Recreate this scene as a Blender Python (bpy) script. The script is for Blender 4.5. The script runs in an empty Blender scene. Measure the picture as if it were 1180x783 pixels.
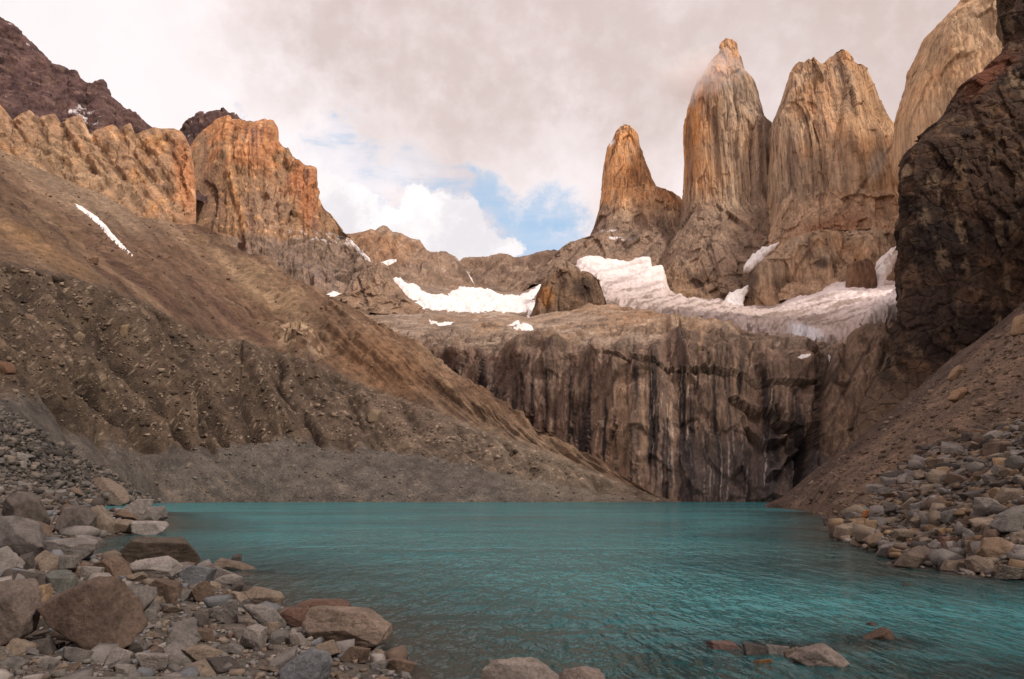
import bpy, bmesh, math, random
import numpy as np
from mathutils import Vector
from mathutils.bvhtree import BVHTree

# ------------------------------------------------------------------ camera
D2R = math.radians
scene = bpy.context.scene
COL = scene.collection
EYE = 3.5
PITCH = D2R(12.6)
FPX = 800.0
cam_data = bpy.data.cameras.new('camera')
cam_data.sensor_width = 36.0
cam_data.lens = 36.0 * FPX / 1180.0
cam_data.clip_start = 0.1
cam_data.clip_end = 20000
cam = bpy.data.objects.new('camera', cam_data)
COL.objects.link(cam)
cam.location = (0, 0, EYE)
cam.rotation_euler = (math.pi / 2 + PITCH, 0, 0)
scene.camera = cam
scene.cycles.volume_bounces = 8
scene.render.resolution_x = 1024
scene.render.resolution_y = 679
scene.view_settings.view_transform = 'Standard'
scene.view_settings.look = 'None'
scene.view_settings.exposure = 0.0
scene.view_settings.gamma = 1.0

CP, SP = math.cos(PITCH), math.sin(PITCH)


def ray(px, py):
    px = np.asarray(px, float); py = np.asarray(py, float)
    dx = (px - 590.0) / FPX; dy = (391.5 - py) / FPX
    return np.stack([dx, CP - SP * dy + 0 * dx, SP + CP * dy + 0 * dx], -1)


def un(px, py, Y):
    """photograph pixel + distance along the valley -> point in the world"""
    r = ray(px, py)
    t = np.asarray(Y, float) / r[..., 1]
    p = r * t[..., None]
    p[..., 2] += EYE
    return p


def onz(px, py, z=0.0):
    r = ray(px, py)
    t = (z - EYE) / r[..., 2]
    p = r * t[..., None]
    p[..., 2] += EYE
    return p


def proj(P):
    x = P[..., 0]; y = P[..., 1]; z = P[..., 2] - EYE
    f = np.maximum(y * CP + z * SP, 0.01)
    u = -y * SP + z * CP
    return 590 + FPX * x / f, 391.5 - FPX * u / f


# ------------------------------------------------------------------ sky + sun
SUN_EL, SUN_AZ = D2R(36), D2R(134)      # azimuth clockwise from +Y (the view direction)
world = bpy.data.worlds.new('World')
scene.world = world
world.use_nodes = True
nt = world.node_tree
nt.nodes.clear()


class NB:
    """tiny node builder"""
    def __init__(s, nt): s.nt = nt
    def n(s, typ, **kw):
        nd = s.nt.nodes.new(typ)
        for k, v in kw.items(): setattr(nd, k, v)
        return nd
    def link(s, a, b): s.nt.links.new(a, b)
    def setv(s, sock, v):
        if isinstance(v, bpy.types.NodeSocket): s.nt.links.new(v, sock)
        else: sock.default_value = v
    def math(s, op, a, b=None, c=None, clamp=False):
        m = s.n('ShaderNodeMath', operation=op, use_clamp=clamp)
        s.setv(m.inputs[0], a)
        if b is not None: s.setv(m.inputs[1], b)
        if c is not None: s.setv(m.inputs[2], c)
        return m.outputs[0]
    def vmath(s, op, a, b=None, out=0):
        m = s.n('ShaderNodeVectorMath', operation=op)
        s.setv(m.inputs[0], a)
        if b is not None: s.setv(m.inputs[1], b)
        return m.outputs[out]
    def mix(s, f, a, b, blend='MIX'):
        m = s.n('ShaderNodeMix', data_type='RGBA', blend_type=blend)
        s.setv(m.inputs['Factor'], f)
        for nm, v in (('A', a), ('B', b)):
            sock = [i for i in m.inputs if i.name == nm and i.type == 'RGBA'][0]
            if isinstance(v, tuple) and len(v) == 3: v = v + (1.0,)
            s.setv(sock, v)
        return [o for o in m.outputs if o.type == 'RGBA'][0]
    def noise(s, vec, scale, detail=6, rough=0.55, dist=0.0, lac=2.0):
        m = s.n('ShaderNodeTexNoise')
        s.setv(m.inputs['Vector'], vec)
        m.inputs['Scale'].default_value = scale; m.inputs['Detail'].default_value = detail
        m.inputs['Roughness'].default_value = rough; m.inputs['Distortion'].default_value = dist
        m.inputs['Lacunarity'].default_value = lac
        return m
    def maprange(s, v, a, b, c=0.0, d=1.0, smooth=True):
        m = s.n('ShaderNodeMapRange', interpolation_type='SMOOTHSTEP' if smooth else 'LINEAR')
        s.setv(m.inputs['Value'], v)
        m.inputs['From Min'].default_value = a; m.inputs['From Max'].default_value = b
        m.inputs['To Min'].default_value = c; m.inputs['To Max'].default_value = d
        return m.outputs['Result']


def build_sky():
    b = NB(nt)
    out = b.n('ShaderNodeOutputWorld'); bg = b.n('ShaderNodeBackground')
    bg.inputs['Strength'].default_value = 0.10
    sky = b.n('ShaderNodeTexSky', sky_type='NISHITA', sun_disc=False)
    sky.sun_elevation = SUN_EL; sky.sun_rotation = SUN_AZ
    sky.altitude = 900; sky.dust_density = 0.6
    tc = b.n('ShaderNodeTexCoord')
    d = tc.outputs['Generated']
    n1 = b.noise(d, 2.6, 9, 0.55)
    n2 = b.noise(d, 9.0, 10, 0.62)
    n3 = b.noise(d, 30.0, 7, 0.6)
    # a direction bent by noise, so that every cloud edge is torn
    def bent(amount, nz):
        v = b.vmath('SUBTRACT', nz.outputs['Color'], (0.5, 0.5, 0.5))
        sc = b.n('ShaderNodeVectorMath', operation='SCALE'); b.link(v, sc.inputs[0]); sc.inputs['Scale'].default_value = amount
        return b.vmath('ADD', d, sc.outputs[0])
    dsoft = bent(0.22, n2)
    dfine = bent(0.085, b.noise(d, 20.0, 10, 0.65))

    def blobs(vec, lst):
        """lst of (px, py, radius in radians) -> highest (1 - dist/r)"""
        res = None
        for px, py, r in lst:
            c = ray(px, py); c = c / np.linalg.norm(c)
            dist = b.vmath('DISTANCE', vec, tuple(float(q) for q in c), out=1)
            v = b.math('SUBTRACT', 1.0, b.math('DIVIDE', dist, r))
            res = v if res is None else b.math('SMOOTH_MAX', res, v, 0.25)
        return res
    # veil of cloud
    veil_dark = b.maprange(blobs(dsoft, [(430, 30, .22), (560, 50, .24), (700, 60, .26), (800, 80, .16), (1000, -60, .3), (600, -100, .4)]), 0.0, 0.75)
    veil_bright = b.maprange(blobs(dsoft, [(180, 100, .20), (330, 150, .20), (420, 200, .12), (640, 190, .14), (100, 60, .16)]), 0.0, 0.6)
    veil = b.mix(b.maprange(n1.outputs['Fac'], 0.38, 0.62), (8.2, 6.8, 6.6), (10.6, 9.4, 9.35))
    veil = b.mix(veil_bright, veil, (10.6, 9.7, 9.8))
    veil = b.mix(b.math('MULTIPLY', veil_dark, b.maprange(n2.outputs['Fac'], 0.3, 0.62, 0.45, 0.95)), veil, (6.1, 4.8, 4.45))
    veil = b.mix(b.math('MULTIPLY', b.maprange(n2.outputs['Fac'], 0.35, 0.7), 0.35), veil, (9.6, 8.7, 8.6))
    veil = b.mix(b.math('MULTIPLY', b.maprange(n3.outputs['Fac'], 0.4, 0.7), 0.22), veil, (10.0, 9.2, 9.1))
    # gaps of blue, with streaky high cloud in them
    gap = blobs(dsoft, [(385, 185, .055), (425, 200, .07), (480, 220, .07), (535, 215, .05), (560, 235, .06), (600, 260, .07), (640, 277, .065), (290, 118, .015), (680, 300, .04)])
    gapm = b.maprange(gap, 0.05, 0.60)
    mp = b.n('ShaderNodeMapping'); b.link(d, mp.inputs['Vector'])
    mp.inputs['Rotation'].default_value = (0, D2R(-20), 0); mp.inputs['Scale'].default_value = (6, 6, 26)
    streak = b.noise(mp.outputs[0], 1.0, 7, 0.6, 0.4)
    stm = b.maprange(streak.outputs['Fac'], 0.30, 0.58)
    right = b.maprange(blobs(dsoft, [(605, 255, .10), (650, 275, .08), (560, 225, .05)]), 0.0, 0.5)
    keep = b.math('SUBTRACT', 1.0, b.math('MULTIPLY', stm, b.math('SUBTRACT', 0.82, b.math('MULTIPLY', right, 0.55))))
    skyc = b.mix(0.62, b.mix(1.0, sky.outputs[0], (2.2, 2.2, 2.2), 'MULTIPLY'), (5.2, 7.0, 8.6))
    col = b.mix(b.math('MULTIPLY', gapm, keep), veil, skyc)
    # cumulus heads with crisp tops
    cum = blobs(dfine, [(378, 228, .042), (400, 245, .050), (430, 266, .050), (455, 285, .035), (470, 240, .030), (488, 232, .030), (512, 238, .036), (535, 258, .048),
                        (560, 285, .045), (590, 288, .028), (500, 280, .06), (545, 300, .06), (450, 245, .02), (360, 215, .03)])
    cumm = b.maprange(cum, 0.10, 0.34)
    shade = b.maprange(b.noise(dfine, 12, 6, 0.6).outputs['Fac'], 0.35, 0.65)
    col = b.mix(cumm, col, b.mix(shade, (8.6, 8.2, 8.5), (10.6, 10.1, 10.1)))
    b.link(col, bg.inputs['Color'])
    b.link(bg.outputs[0], out.inputs[0])


build_sky()
sun = bpy.data.lights.new('sun', 'SUN')
sun.energy = 2.6
sun.angle = D2R(7)
sun.color = (1.0, 0.94, 0.86)
sun_ob = bpy.data.objects.new('sun', sun); COL.objects.link(sun_ob)
sv = Vector((math.sin(SUN_AZ) * math.cos(SUN_EL), math.cos(SUN_AZ) * math.cos(SUN_EL), math.sin(SUN_EL)))
sun_ob.rotation_euler = sv.to_track_quat('Z', 'Y').to_euler()
sun_ob.location = (0, -50, 400)

# ------------------------------------------------------------------ numpy noise
_rs = np.random.RandomState(7)
_perm = _rs.permutation(1024).astype(np.int64)
_g = _rs.normal(size=(1024, 3)); _g /= np.linalg.norm(_g, axis=1)[:, None]
_cv = _rs.rand(1024, 4)


def _h(ix, iy, iz):
    return _perm[(_perm[(_perm[ix & 1023] + iy) & 1023] + iz) & 1023]


def noise3(P):
    P = np.asarray(P, float)
    i = np.floor(P).astype(np.int64); f = P - i
    w = f * f * f * (f * (f * 6 - 15) + 10)
    r = 0
    for dx in (0, 1):
        wx = w[..., 0] if dx else 1 - w[..., 0]
        for dy in (0, 1):
            wy = w[..., 1] if dy else 1 - w[..., 1]
            for dz in (0, 1):
                wz = w[..., 2] if dz else 1 - w[..., 2]
                g = _g[_h(i[..., 0] + dx, i[..., 1] + dy, i[..., 2] + dz)]
                dt = g[..., 0] * (f[..., 0] - dx) + g[..., 1] * (f[..., 1] - dy) + g[..., 2] * (f[..., 2] - dz)
                r = r + wx * wy * wz * dt
    return r * 1.5


def fbm(P, oct=5, gain=0.5):
    P = np.asarray(P, float); a = 1; s = 0; t = 0
    for k in range(oct):
        s = s + a * noise3(P * (2.03 ** k) + 17.3 * k); t += a; a *= gain
    return s / t * 1.6


def ridged(P, oct=5, gain=0.5):
    P = np.asarray(P, float); a = 1; s = 0; t = 0
    for k in range(oct):
        s = s + a * (1 - 2 * np.abs(noise3(P * (2.03 ** k) + 9.7 * k))); t += a; a *= gain
    return s / t


def cells(P):
    """Worley: F1, F2, random value of nearest cell, random planar tilt inside it"""
    P = np.asarray(P, float)
    i = np.floor(P).astype(np.int64)
    f1 = np.full(P.shape[:-1], 9.0); f2 = f1.copy(); val = f1 * 0; tilt = f1 * 0
    for dx in (-1, 0, 1):
        for dy in (-1, 0, 1):
            for dz in (-1, 0, 1):
                h = _h(i[..., 0] + dx, i[..., 1] + dy, i[..., 2] + dz)
                c = np.stack([i[..., 0] + dx, i[..., 1] + dy, i[..., 2] + dz], -1) + _cv[h][..., :3]
                e = P - c
                dd = np.sqrt((e ** 2).sum(-1))
                nr = dd < f1
                f2 = np.where(nr, f1, np.minimum(f2, dd))
                val = np.where(nr, _cv[h][..., 3], val)
                tilt = np.where(nr, (e * _g[h]).sum(-1), tilt)
                f1 = np.where(nr, dd, f1)
    return f1, f2, val, tilt


def blocky(P):
    f1, f2, v, t = cells(P)
    return (v - 0.5) + 0.8 * t


def sm(x, a, b):
    t = np.clip((x - a) / (b - a), 0, 1)
    return t * t * (3 - 2 * t)


def lin(r, g, b, k=1.0):
    c = np.array([r, g, b]) / 255.0
    return np.where(c <= 0.04045, c / 12.92, ((c + 0.055) / 1.055) ** 2.4) * k


def mixc(a, b, m):
    return a * (1 - m[..., None]) + b * m[..., None]


def blob(px, py, cx, cy, rx, ry, ang=0, soft=0.6):
    a = D2R(ang); x = px - cx; y = py - cy
    xr = x * math.cos(a) + y * math.sin(a); yr = -x * math.sin(a) + y * math.cos(a)
    return 1 - sm(np.sqrt((xr / rx) ** 2 + (yr / ry) ** 2), 1 - soft, 1 + soft * 0.5)


def paint(c, colr, m): return mixc(c, np.broadcast_to(colr, c.shape), np.clip(m, 0, 1))


def seg_dist(px, py, pts):
    d = np.full(np.shape(px), 1e9)
    for (x0, y0), (x1, y1) in zip(pts[:-1], pts[1:]):
        vx, vy = x1 - x0, y1 - y0
        t = np.clip(((px - x0) * vx + (py - y0) * vy) / (vx * vx + vy * vy + 1e-9), 0, 1)
        d = np.minimum(d, np.hypot(px - x0 - t * vx, py - y0 - t * vy))
    return d


def inside(px, py, poly):
    r = np.zeros(np.shape(px), bool)
    n = len(poly)
    for k in range(n):
        x0, y0 = poly[k]; x1, y1 = poly[(k + 1) % n]
        c = ((y0 > py) != (y1 > py)) & (px < (x1 - x0) * (py - y0) / ((y1 - y0) if y1 != y0 else 1e-9) + x0)
        r ^= c
    return r


def sdist(px, py, poly):
    """signed distance, positive inside"""
    d = seg_dist(px, py, list(poly) + [poly[0]])
    return np.where(inside(px, py, poly), d, -d)


# ------------------------------------------------------------------ mesh helpers
def tag(o, label=None, cat=None, group=None, kind=None):
    if label: o['label'] = label
    if cat: o['category'] = cat
    if group: o['group'] = group
    if kind: o['kind'] = kind
    return o


def np_mesh(name, V, F, col=None, smooth=True, attrs=None):
    V = np.asarray(V, np.float32); F = np.asarray(F, np.int32)
    me = bpy.data.meshes.new(name)
    k = F.shape[1]
    me.vertices.add(len(V)); me.vertices.foreach_set('co', V.ravel())
    me.loops.add(F.size); me.loops.foreach_set('vertex_index', F.ravel())
    me.polygons.add(len(F)); me.polygons.foreach_set('loop_start', np.arange(0, F.size, k, dtype=np.int32))
    me.update(calc_edges=True)
    if smooth: me.polygons.foreach_set('use_smooth', np.ones(len(F), bool))
    if col is not None:
        a = me.attributes.new('rock_colour', 'FLOAT_COLOR', 'POINT')
        c4 = np.ones((len(V), 4), np.float32); c4[:, :3] = np.clip(col, 0.004, 0.95)
        a.data.foreach_set('color', c4.ravel())
    for nm, arr in (attrs or {}).items():
        a = me.attributes.new(nm, 'FLOAT', 'POINT'); a.data.foreach_set('value', np.asarray(arr, np.float32).ravel())
    me.validate()
    return me


def link(name, me, mat, parent=None, origin=None):
    if origin is not None:
        co = np.empty(len(me.vertices) * 3, np.float32); me.vertices.foreach_get('co', co)
        co = co.reshape(-1, 3) - np.array(origin, np.float32); me.vertices.foreach_set('co', co.ravel())
    o = bpy.data.objects.new(name, me); COL.objects.link(o)
    if origin is not None: o.location = origin
    me.materials.append(mat)
    if parent: o.parent = parent
    return o


def grid_faces(M, N, wrap=False):
    i, j = np.meshgrid(np.arange(M - 1), np.arange(N if wrap else N - 1), indexing='ij')
    j2 = (j + 1) % N
    return np.stack([i * N + j, i * N + j2, (i + 1) * N + j2, (i + 1) * N + j], -1).reshape(-1, 4)


def grid_normals(P, wrap=False):
    if wrap:
        du = np.roll(P, -1, 1) - np.roll(P, 1, 1)
    else:
        du = np.gradient(P, axis=1)
    dv = np.gradient(P, axis=0)
    n = np.cross(du, dv); n /= np.linalg.norm(n, axis=-1)[..., None] + 1e-9
    return n


def catmull(C, counts, sharp=(1,)):
    """C: R x N x 3 control rows; counts per interval -> M x N x 3, and row parameter"""
    R = len(C); out = []; par = []
    for k in range(R - 1):
        p1, p2 = C[k], C[k + 1]
        p0 = C[k - 1] if k else 2 * p1 - p2
        p3 = C[k + 2] if k + 2 < R else 2 * p2 - p1
        # tangents limited so that neighbours of very different length do not overshoot
        l = np.linalg.norm(p2 - p1, axis=-1, keepdims=True)
        m1 = (p2 - p0); l1 = np.linalg.norm(m1, axis=-1, keepdims=True) + 1e-6
        m2 = (p3 - p1); l2 = np.linalg.norm(m2, axis=-1, keepdims=True) + 1e-6
        m1 = m1 / l1 * np.minimum(l, np.linalg.norm(p1 - p0, axis=-1, keepdims=True) + 1e-6) * 0.7
        m2 = m2 / l2 * np.minimum(l, np.linalg.norm(p3 - p2, axis=-1, keepdims=True) + 1e-6) * 0.7
        if k in sharp: m1 = (p2 - p1) * 0.6
        if k + 1 in sharp: m2 = (p2 - p1) * 0.6
        n = counts[k]
        for q in range(n + (1 if k == R - 2 else 0)):
            t = q / n
            h00 = 2 * t ** 3 - 3 * t * t + 1; h10 = t ** 3 - 2 * t * t + t; h01 = -2 * t ** 3 + 3 * t * t; h11 = t ** 3 - t * t
            out.append(h00 * p1 + h10 * m1 + h01 * p2 + h11 * m2); par.append(k + t)
    return np.array(out), np.array(par)


class Sheet:
    def __init__(s, rows, pxs, counts):
        """rows: lists of (px, py, Y); columns of the sheet share a bearing"""
        pxs = np.asarray(pxs, float)
        C = []
        for r in rows:
            a = np.array(r, float)
            C.append(un(pxs, np.interp(pxs, a[:, 0], a[:, 1]), np.interp(pxs, a[:, 0], a[:, 2])))
        s.P, s.v = catmull(np.array(C), counts)
        s.V = np.repeat(s.v[:, None], len(pxs), 1)
        s.B = s.P.copy()                       # before displacement
        s.N = grid_normals(s.P)
        tocam = -(s.P - np.array([0, 0, EYE]))
        flip = (s.N * tocam).sum(-1).mean() < 0
        if flip: s.N = -s.N
        s.flip = flip
        s.upd()
    def upd(s): s.px, s.py = proj(s.P)
    def disp(s, d, dirn=None):
        s.P = s.P + (s.N if dirn is None else dirn) * d[..., None]
        s.upd()
    def mesh(s, name, col, rows=None):
        P = s.P; c = col
        if rows is not None: P = P[rows[0]:rows[1]]; c = col[rows[0]:rows[1]]
        F = grid_faces(P.shape[0], P.shape[1])
        if not s.flip: pass
        me = np_mesh(name, P.reshape(-1, 3), F if s.flip is False else F[:, ::-1], c.reshape(-1, 3))
        return me


# ------------------------------------------------------------------ materials
MATS = {}


def rock_mat(name, grain=1.0, bump=0.6, var=0.35, rough=0.9, use_obj=False, stretch=(1, 1, 1), obj_space=False, wet=False, crack=0.5):
    """grain = size in metres of the finest visible facets"""
    m = bpy.data.materials.new(name); m.use_nodes = True
    t = m.node_tree; t.nodes.clear(); b = NB(t)
    out = b.n('ShaderNodeOutputMaterial'); pr = b.n('ShaderNodeBsdfPrincipled')
    b.link(pr.outputs[0], out.inputs[0])
    pr.inputs['Roughness'].default_value = rough
    pr.inputs['Specular IOR Level'].default_value = 0.25
    if obj_space:
        vec = b.n('ShaderNodeTexCoord').outputs['Object']
        oi = b.n('ShaderNodeObjectInfo')
        off = b.n('ShaderNodeVectorMath', operation='SCALE'); off.inputs[0].default_value = (31.0, 17.0, 23.0)
        b.link(oi.outputs['Random'], off.inputs['Scale'])
        vec = b.vmath('ADD', vec, off.outputs[0])
    else:
        vec = b.n('ShaderNodeNewGeometry').outputs['Position']
    if stretch != (1, 1, 1): vec = b.vmath('MULTIPLY', vec, stretch)
    if use_obj: base = b.n('ShaderNodeObjectInfo').outputs['Color']
    else:
        at = b.n('ShaderNodeAttribute', attribute_name='rock_colour'); base = at.outputs['Color']
    n1 = b.noise(vec, 0.12 / grain, 8, 0.62)
    n2 = b.noise(vec, 0.9 / grain, 6, 0.65)
    n3 = b.noise(vec, 5.0 / grain, 4, 0.6)
    v1 = b.maprange(n1.outputs['Fac'], 0.3, 0.7, 1 - var, 1 + var, False)
    v2 = b.maprange(n2.outputs['Fac'], 0.3, 0.7, 1 - var * 0.9, 1 + var * 0.9, False)
    v3 = b.maprange(n3.outputs['Fac'], 0.3, 0.7, 1 - var * 0.5, 1 + var * 0.5, False)
    k = b.math('MULTIPLY', b.math('MULTIPLY', v1, v2), v3)
    cmb = b.n('ShaderNodeCombineColor'); [b.link(k, cmb.inputs[i]) for i in range(3)]
    c = b.mix(1.0, base, cmb.outputs[0], 'MULTIPLY')
    # rusty / pale mineral drift
    n4 = b.noise(vec, 0.3 / grain, 5, 0.6, 0.6)
    c = b.mix(b.maprange(n4.outputs['Fac'], 0.52, 0.75, 0, 0.3), c, b.mix(1.0, c, (1.15, 0.98, 0.85), 'MULTIPLY'))
    b.link(c, pr.inputs['Base Color'])
    vo = b.n('ShaderNodeTexVoronoi', feature='DISTANCE_TO_EDGE'); vo.inputs['Scale'].default_value = 0.35 / grain
    b.link(b.vmath('ADD', vec, b.vmath('MULTIPLY', n1.outputs['Color'], (3 * grain,) * 3)), vo.inputs['Vector'])
    ck = b.math('MULTIPLY', b.maprange(vo.outputs['Distance'], 0.0, 0.12, 0.0, 1.0), crack)
    hgt = b.math('ADD', b.math('ADD', b.math('MULTIPLY', n2.outputs['Fac'], 1.0), b.math('MULTIPLY', n3.outputs['Fac'], 0.35)), ck)
    bp = b.n('ShaderNodeBump'); bp.inputs['Strength'].default_value = bump; bp.inputs['Distance'].default_value = grain
    b.link(hgt, bp.inputs['Height']); b.link(bp.outputs[0], pr.inputs['Normal'])
    MATS[name] = m
    return m


def snow_mat():
    m = bpy.data.materials.new('snow'); m.use_nodes = True
    t = m.node_tree; t.nodes.clear(); b = NB(t)
    out = b.n('ShaderNodeOutputMaterial'); pr = b.n('ShaderNodeBsdfPrincipled')
    b.link(pr.outputs[0], out.inputs[0]); pr.inputs['Roughness'].default_value = 0.7
    at = b.n('ShaderNodeAttribute', attribute_name='rock_colour')
    vec = b.n('ShaderNodeNewGeometry').outputs['Position']
    n1 = b.noise(b.vmath('MULTIPLY', vec, (1, 1, 1.6)), 0.06, 9, 0.68)
    n2 = b.noise(vec, 0.3, 6, 0.6)
    c = b.mix(b.maprange(n1.outputs['Fac'], 0.45, 0.75, 0, 0.3), at.outputs['Color'], (0.45, 0.38, 0.33))
    b.link(c, pr.inputs['Base Color'])
    bp = b.n('ShaderNodeBump'); bp.inputs['Strength'].default_value = 0.7; bp.inputs['Distance'].default_value = 4.0
    b.link(b.math('ADD', n1.outputs['Fac'], b.math('MULTIPLY', n2.outputs['Fac'], 0.3)), bp.inputs['Height']); b.link(bp.outputs[0], pr.inputs['Normal'])
    return m


M_far = rock_mat('granite far', grain=4.0, bump=1.0, var=0.40, stretch=(1, 1, 0.6), crack=0.12)
M_tower = rock_mat('tower granite', grain=3.4, bump=0.65, var=0.40, stretch=(1, 1, 0.06), crack=0.6)
M_slab = rock_mat('granite slab', grain=2.4, bump=1.0, var=0.42, crack=0.15)
M_wall = rock_mat('streaked wall', grain=1.8, bump=0.9, var=0.40, stretch=(1, 1, 0.22), crack=0.2)
M_talus = rock_mat('talus', grain=0.8, bump=1.0, var=0.46, crack=0.0)
M_cliff = rock_mat('dark cliff rock', grain=3.0, bump=0.9, var=0.35)
M_ground = rock_mat('shore gravel', grain=0.10, bump=0.9, var=0.34, crack=0.0)
M_rubble = rock_mat('rubble stone', grain=0.3, bump=0.35, var=0.22, crack=0.0)
M_boulder = rock_mat('boulder stone', grain=0.07, bump=0.75, var=0.38, use_obj=True, obj_space=True, crack=0.0)
M_snow = snow_mat()

GLACIER_POLY = [(664, 304), (672, 294), (690, 290), (705, 294), (718, 296), (748, 290), (765, 300), (775, 330), (800, 335), (852, 342), (890, 342), (918, 332), (945, 326), (957, 316), (972, 316), (1000, 320), (1060, 316), (1060, 366), (1015, 374), (990, 384), (970, 392), (958, 400), (948, 398), (930, 390), (905, 386), (870, 384), (840, 380), (812, 374), (790, 372), (770, 366), (750, 362), (735, 360), (722, 356), (705, 350), (696, 352), (686, 350), (694, 342), (692, 332), (684, 320), (672, 314), (660, 312)]
PASS_POLY = [(449, 330), (455, 318), (462, 322), (468, 328), (478, 328), (487, 336), (498, 340), (515, 341), (524, 334), (532, 331), (548, 332), (566, 334), (580, 342), (600, 340), (612, 335), (625, 325), (620, 338), (612, 345), (622, 352), (618, 360), (609, 366), (606, 360), (590, 361), (570, 358), (555, 360), (530, 360), (510, 358), (490, 356), (474, 354), (480, 348), (466, 340), (455, 334)]

# display colours of the photograph -> albedo
KF = 1.25


# ------------------------------------------------------------------ left slope (moraine + talus)
def build_left_slope():
    pxs = np.concatenate([np.arange(-420, -60, 3.0), np.arange(-60, 800, 1.3)])
    ridge = [(-420, 40, 620), (-150, 110, 760), (0, 172, 860), (60, 205, 880), (110, 230, 885), (170, 245, 885), (225, 262, 880), (262, 283, 840), (300, 303, 780), (340, 329, 710),
             (375, 348, 660), (400, 352, 625), (440, 372, 570), (480, 402, 520), (520, 430, 480), (560, 453, 450), (600, 478, 425), (640, 503, 402),
             (690, 528, 380), (730, 556, 365), (768, 579.5, 352), (800, 585, 345)]
    back = [(x, y + 12, Y + 160) for x, y, Y in ridge]
    bench = [(-420, 200, 200), (-150, 262, 240), (0, 305, 286), (60, 318, 310), (120, 336, 350), (180, 360, 400), (230, 388, 440), (275, 403, 470), (330, 412, 480),
             (400, 440, 460), (480, 470, 432), (560, 503, 405), (640, 530, 382), (720, 563, 360), (768, 580.2, 350), (800, 586, 343)]
    lip = [(x, y - 5, Y + 6) for x, y, Y in bench]
    foot = [(-420, 370, 120), (-150, 400, 165), (0, 440, 200), (60, 470, 232), (110, 505, 270), (160, 520, 300), (200, 516, 330), (260, 512, 352), (330, 505, 372), (400, 515, 376),
            (480, 520, 380), (560, 540, 368), (640, 556, 360), (720, 573, 351), (768, 580.8, 346), (800, 587, 340)]
    toe = [(-420, 560, 40), (-150, 575, 85), (0, 568, 130), (100, 576, 200), (185, 580.0, 305), (260, 579.4, 335), (400, 579.2, 342), (768, 581.2, 340), (800, 588, 335)]
    under = [(x, y + 14, Y - 6) for x, y, Y in toe]
    mid = []
    for x in np.linspace(-420, 800, 40):
        rp = np.interp(x, [a[0] for a in ridge], [a[1] for a in ridge]); rY = np.interp(x, [a[0] for a in ridge], [a[2] for a in ridge])
        bp = np.interp(x, [a[0] for a in lip], [a[1] for a in lip]); bY = np.interp(x, [a[0] for a in lip], [a[2] for a in lip])
        mid.append((x, 0.55 * rp + 0.45 * bp, bY + (rY - bY) * 0.36))
    S = Sheet([back, ridge, mid, lip, bench, foot, toe, under], pxs, [6, 120, 110, 6, 100, 85, 12][0:0] + [8, 110, 100, 6, 100, 90, 10])
    v = S.V; px, py = S.px.copy(), S.py.copy()
    x, y, z = S.P[..., 0], S.P[..., 1], S.P[..., 2]
    edge = sm(px, 800, 600) * 0.85 + 0.15          # the slope thins out to the right
    q = (py * 0.78 - px * 0.62); s = (py * 0.62 + px * 0.78)      # across / down the fall line as one sees it
    Q = np.stack([q / 34, s / 260, v * 0.0], -1)
    up = sm(v, 3.05, 2.2)
    er = sm(v, 3.7, 4.0) * sm(v, 5.25, 4.8)            # eroded band
    low = sm(v, 4.9, 5.3)
    rib = fbm(Q + 3, 5) * 15 + ridged(np.stack([q / 12, s / 110, v * 0], -1), 4) * 3.6 + fbm(S.P / 12, 4) * 2.2
    d = up * edge * rib + up * fbm(S.P / 60, 5) * 6 * edge
    # gullies in the eroded moraine: run straight down, sharp between ribs
    gx = px - 0.55 * (py - 450)
    G = np.stack([gx / 46, py / 260, 0 * px], -1)
    gul = 1 - 2 * np.abs(noise3(G + fbm(S.P / 50, 3)[..., None] * 0.28)); gul2 = 1 - 2 * np.abs(noise3(G * 2.6 + 5))
    gd = (np.power(np.clip(1 - gul, 0, 2), 0.6) * 15 + np.power(np.clip(1 - gul2, 0, 2), .6) * 5)
    fadeg = 0.35 + 0.65 * sm(px, 520, 260)
    foot_wob = fbm(np.stack([gx / 22, 0 * px, 0 * px], -1), 3)
    ez = sm(v, 3.85, 4.25) * sm(v + foot_wob * 0.35, 5.15, 4.85)
    d += ez * (gd - 12) * fadeg * edge
    d += er * fbm(S.P / 14, 5) * 1.4 * edge * (px < 760)
    d += er * blocky(S.P / 4) * 0.5 * edge
    d += low * (fbm(S.P / 30, 4) * 1.2 * edge * sm(v, 6.0, 5.6))
    d += (v < 5) * fbm(S.P / 6, 4) * 0.7 * edge
    # small knob of outcrop under the snow corner
    out = blob(px, py, 345, 395, 38, 16, 25)
    d += out * (blocky(S.P / 16) * 12 + 3)
    S.disp(d * sm(v, 0.2, 1.0))
    px, py = S.px, S.py
    # colour
    n_a = fbm(S.P / 70, 5); n_b = fbm(S.P / 14, 5); st = fbm(np.stack([q / 10, s / 190, 0 * q], -1), 5); st2 = fbm(np.stack([q / 3.5, s / 70, 0 * q + 8], -1), 4)
    c_low = lin(96, 87, 80, KF * .72); c_er = lin(93, 76, 62, KF * .72); c_up = lin(108, 83, 64, KF * .9); c_tan = lin(132, 108, 86, KF * .9); c_red = lin(76, 54, 43, KF); c_grey = lin(118, 104, 88, KF)  # lower scree and moraine colours scaled down to carry their shade
    c = np.broadcast_to(c_up, S.P.shape).copy()
    c = mixc(c, np.broadcast_to(c_tan, c.shape), sm(st + 0.4 * n_a, 0.0, 0.5) * 0.8)
    c = mixc(c, np.broadcast_to(c_red, c.shape), sm(st * 0.8 + n_a * 0.4, -0.05, -0.45) * 0.85)
    def paint(c, colr, m): return mixc(c, np.broadcast_to(colr, c.shape), np.clip(m, 0, 1))
    wob = n_a * 18; 
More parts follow.
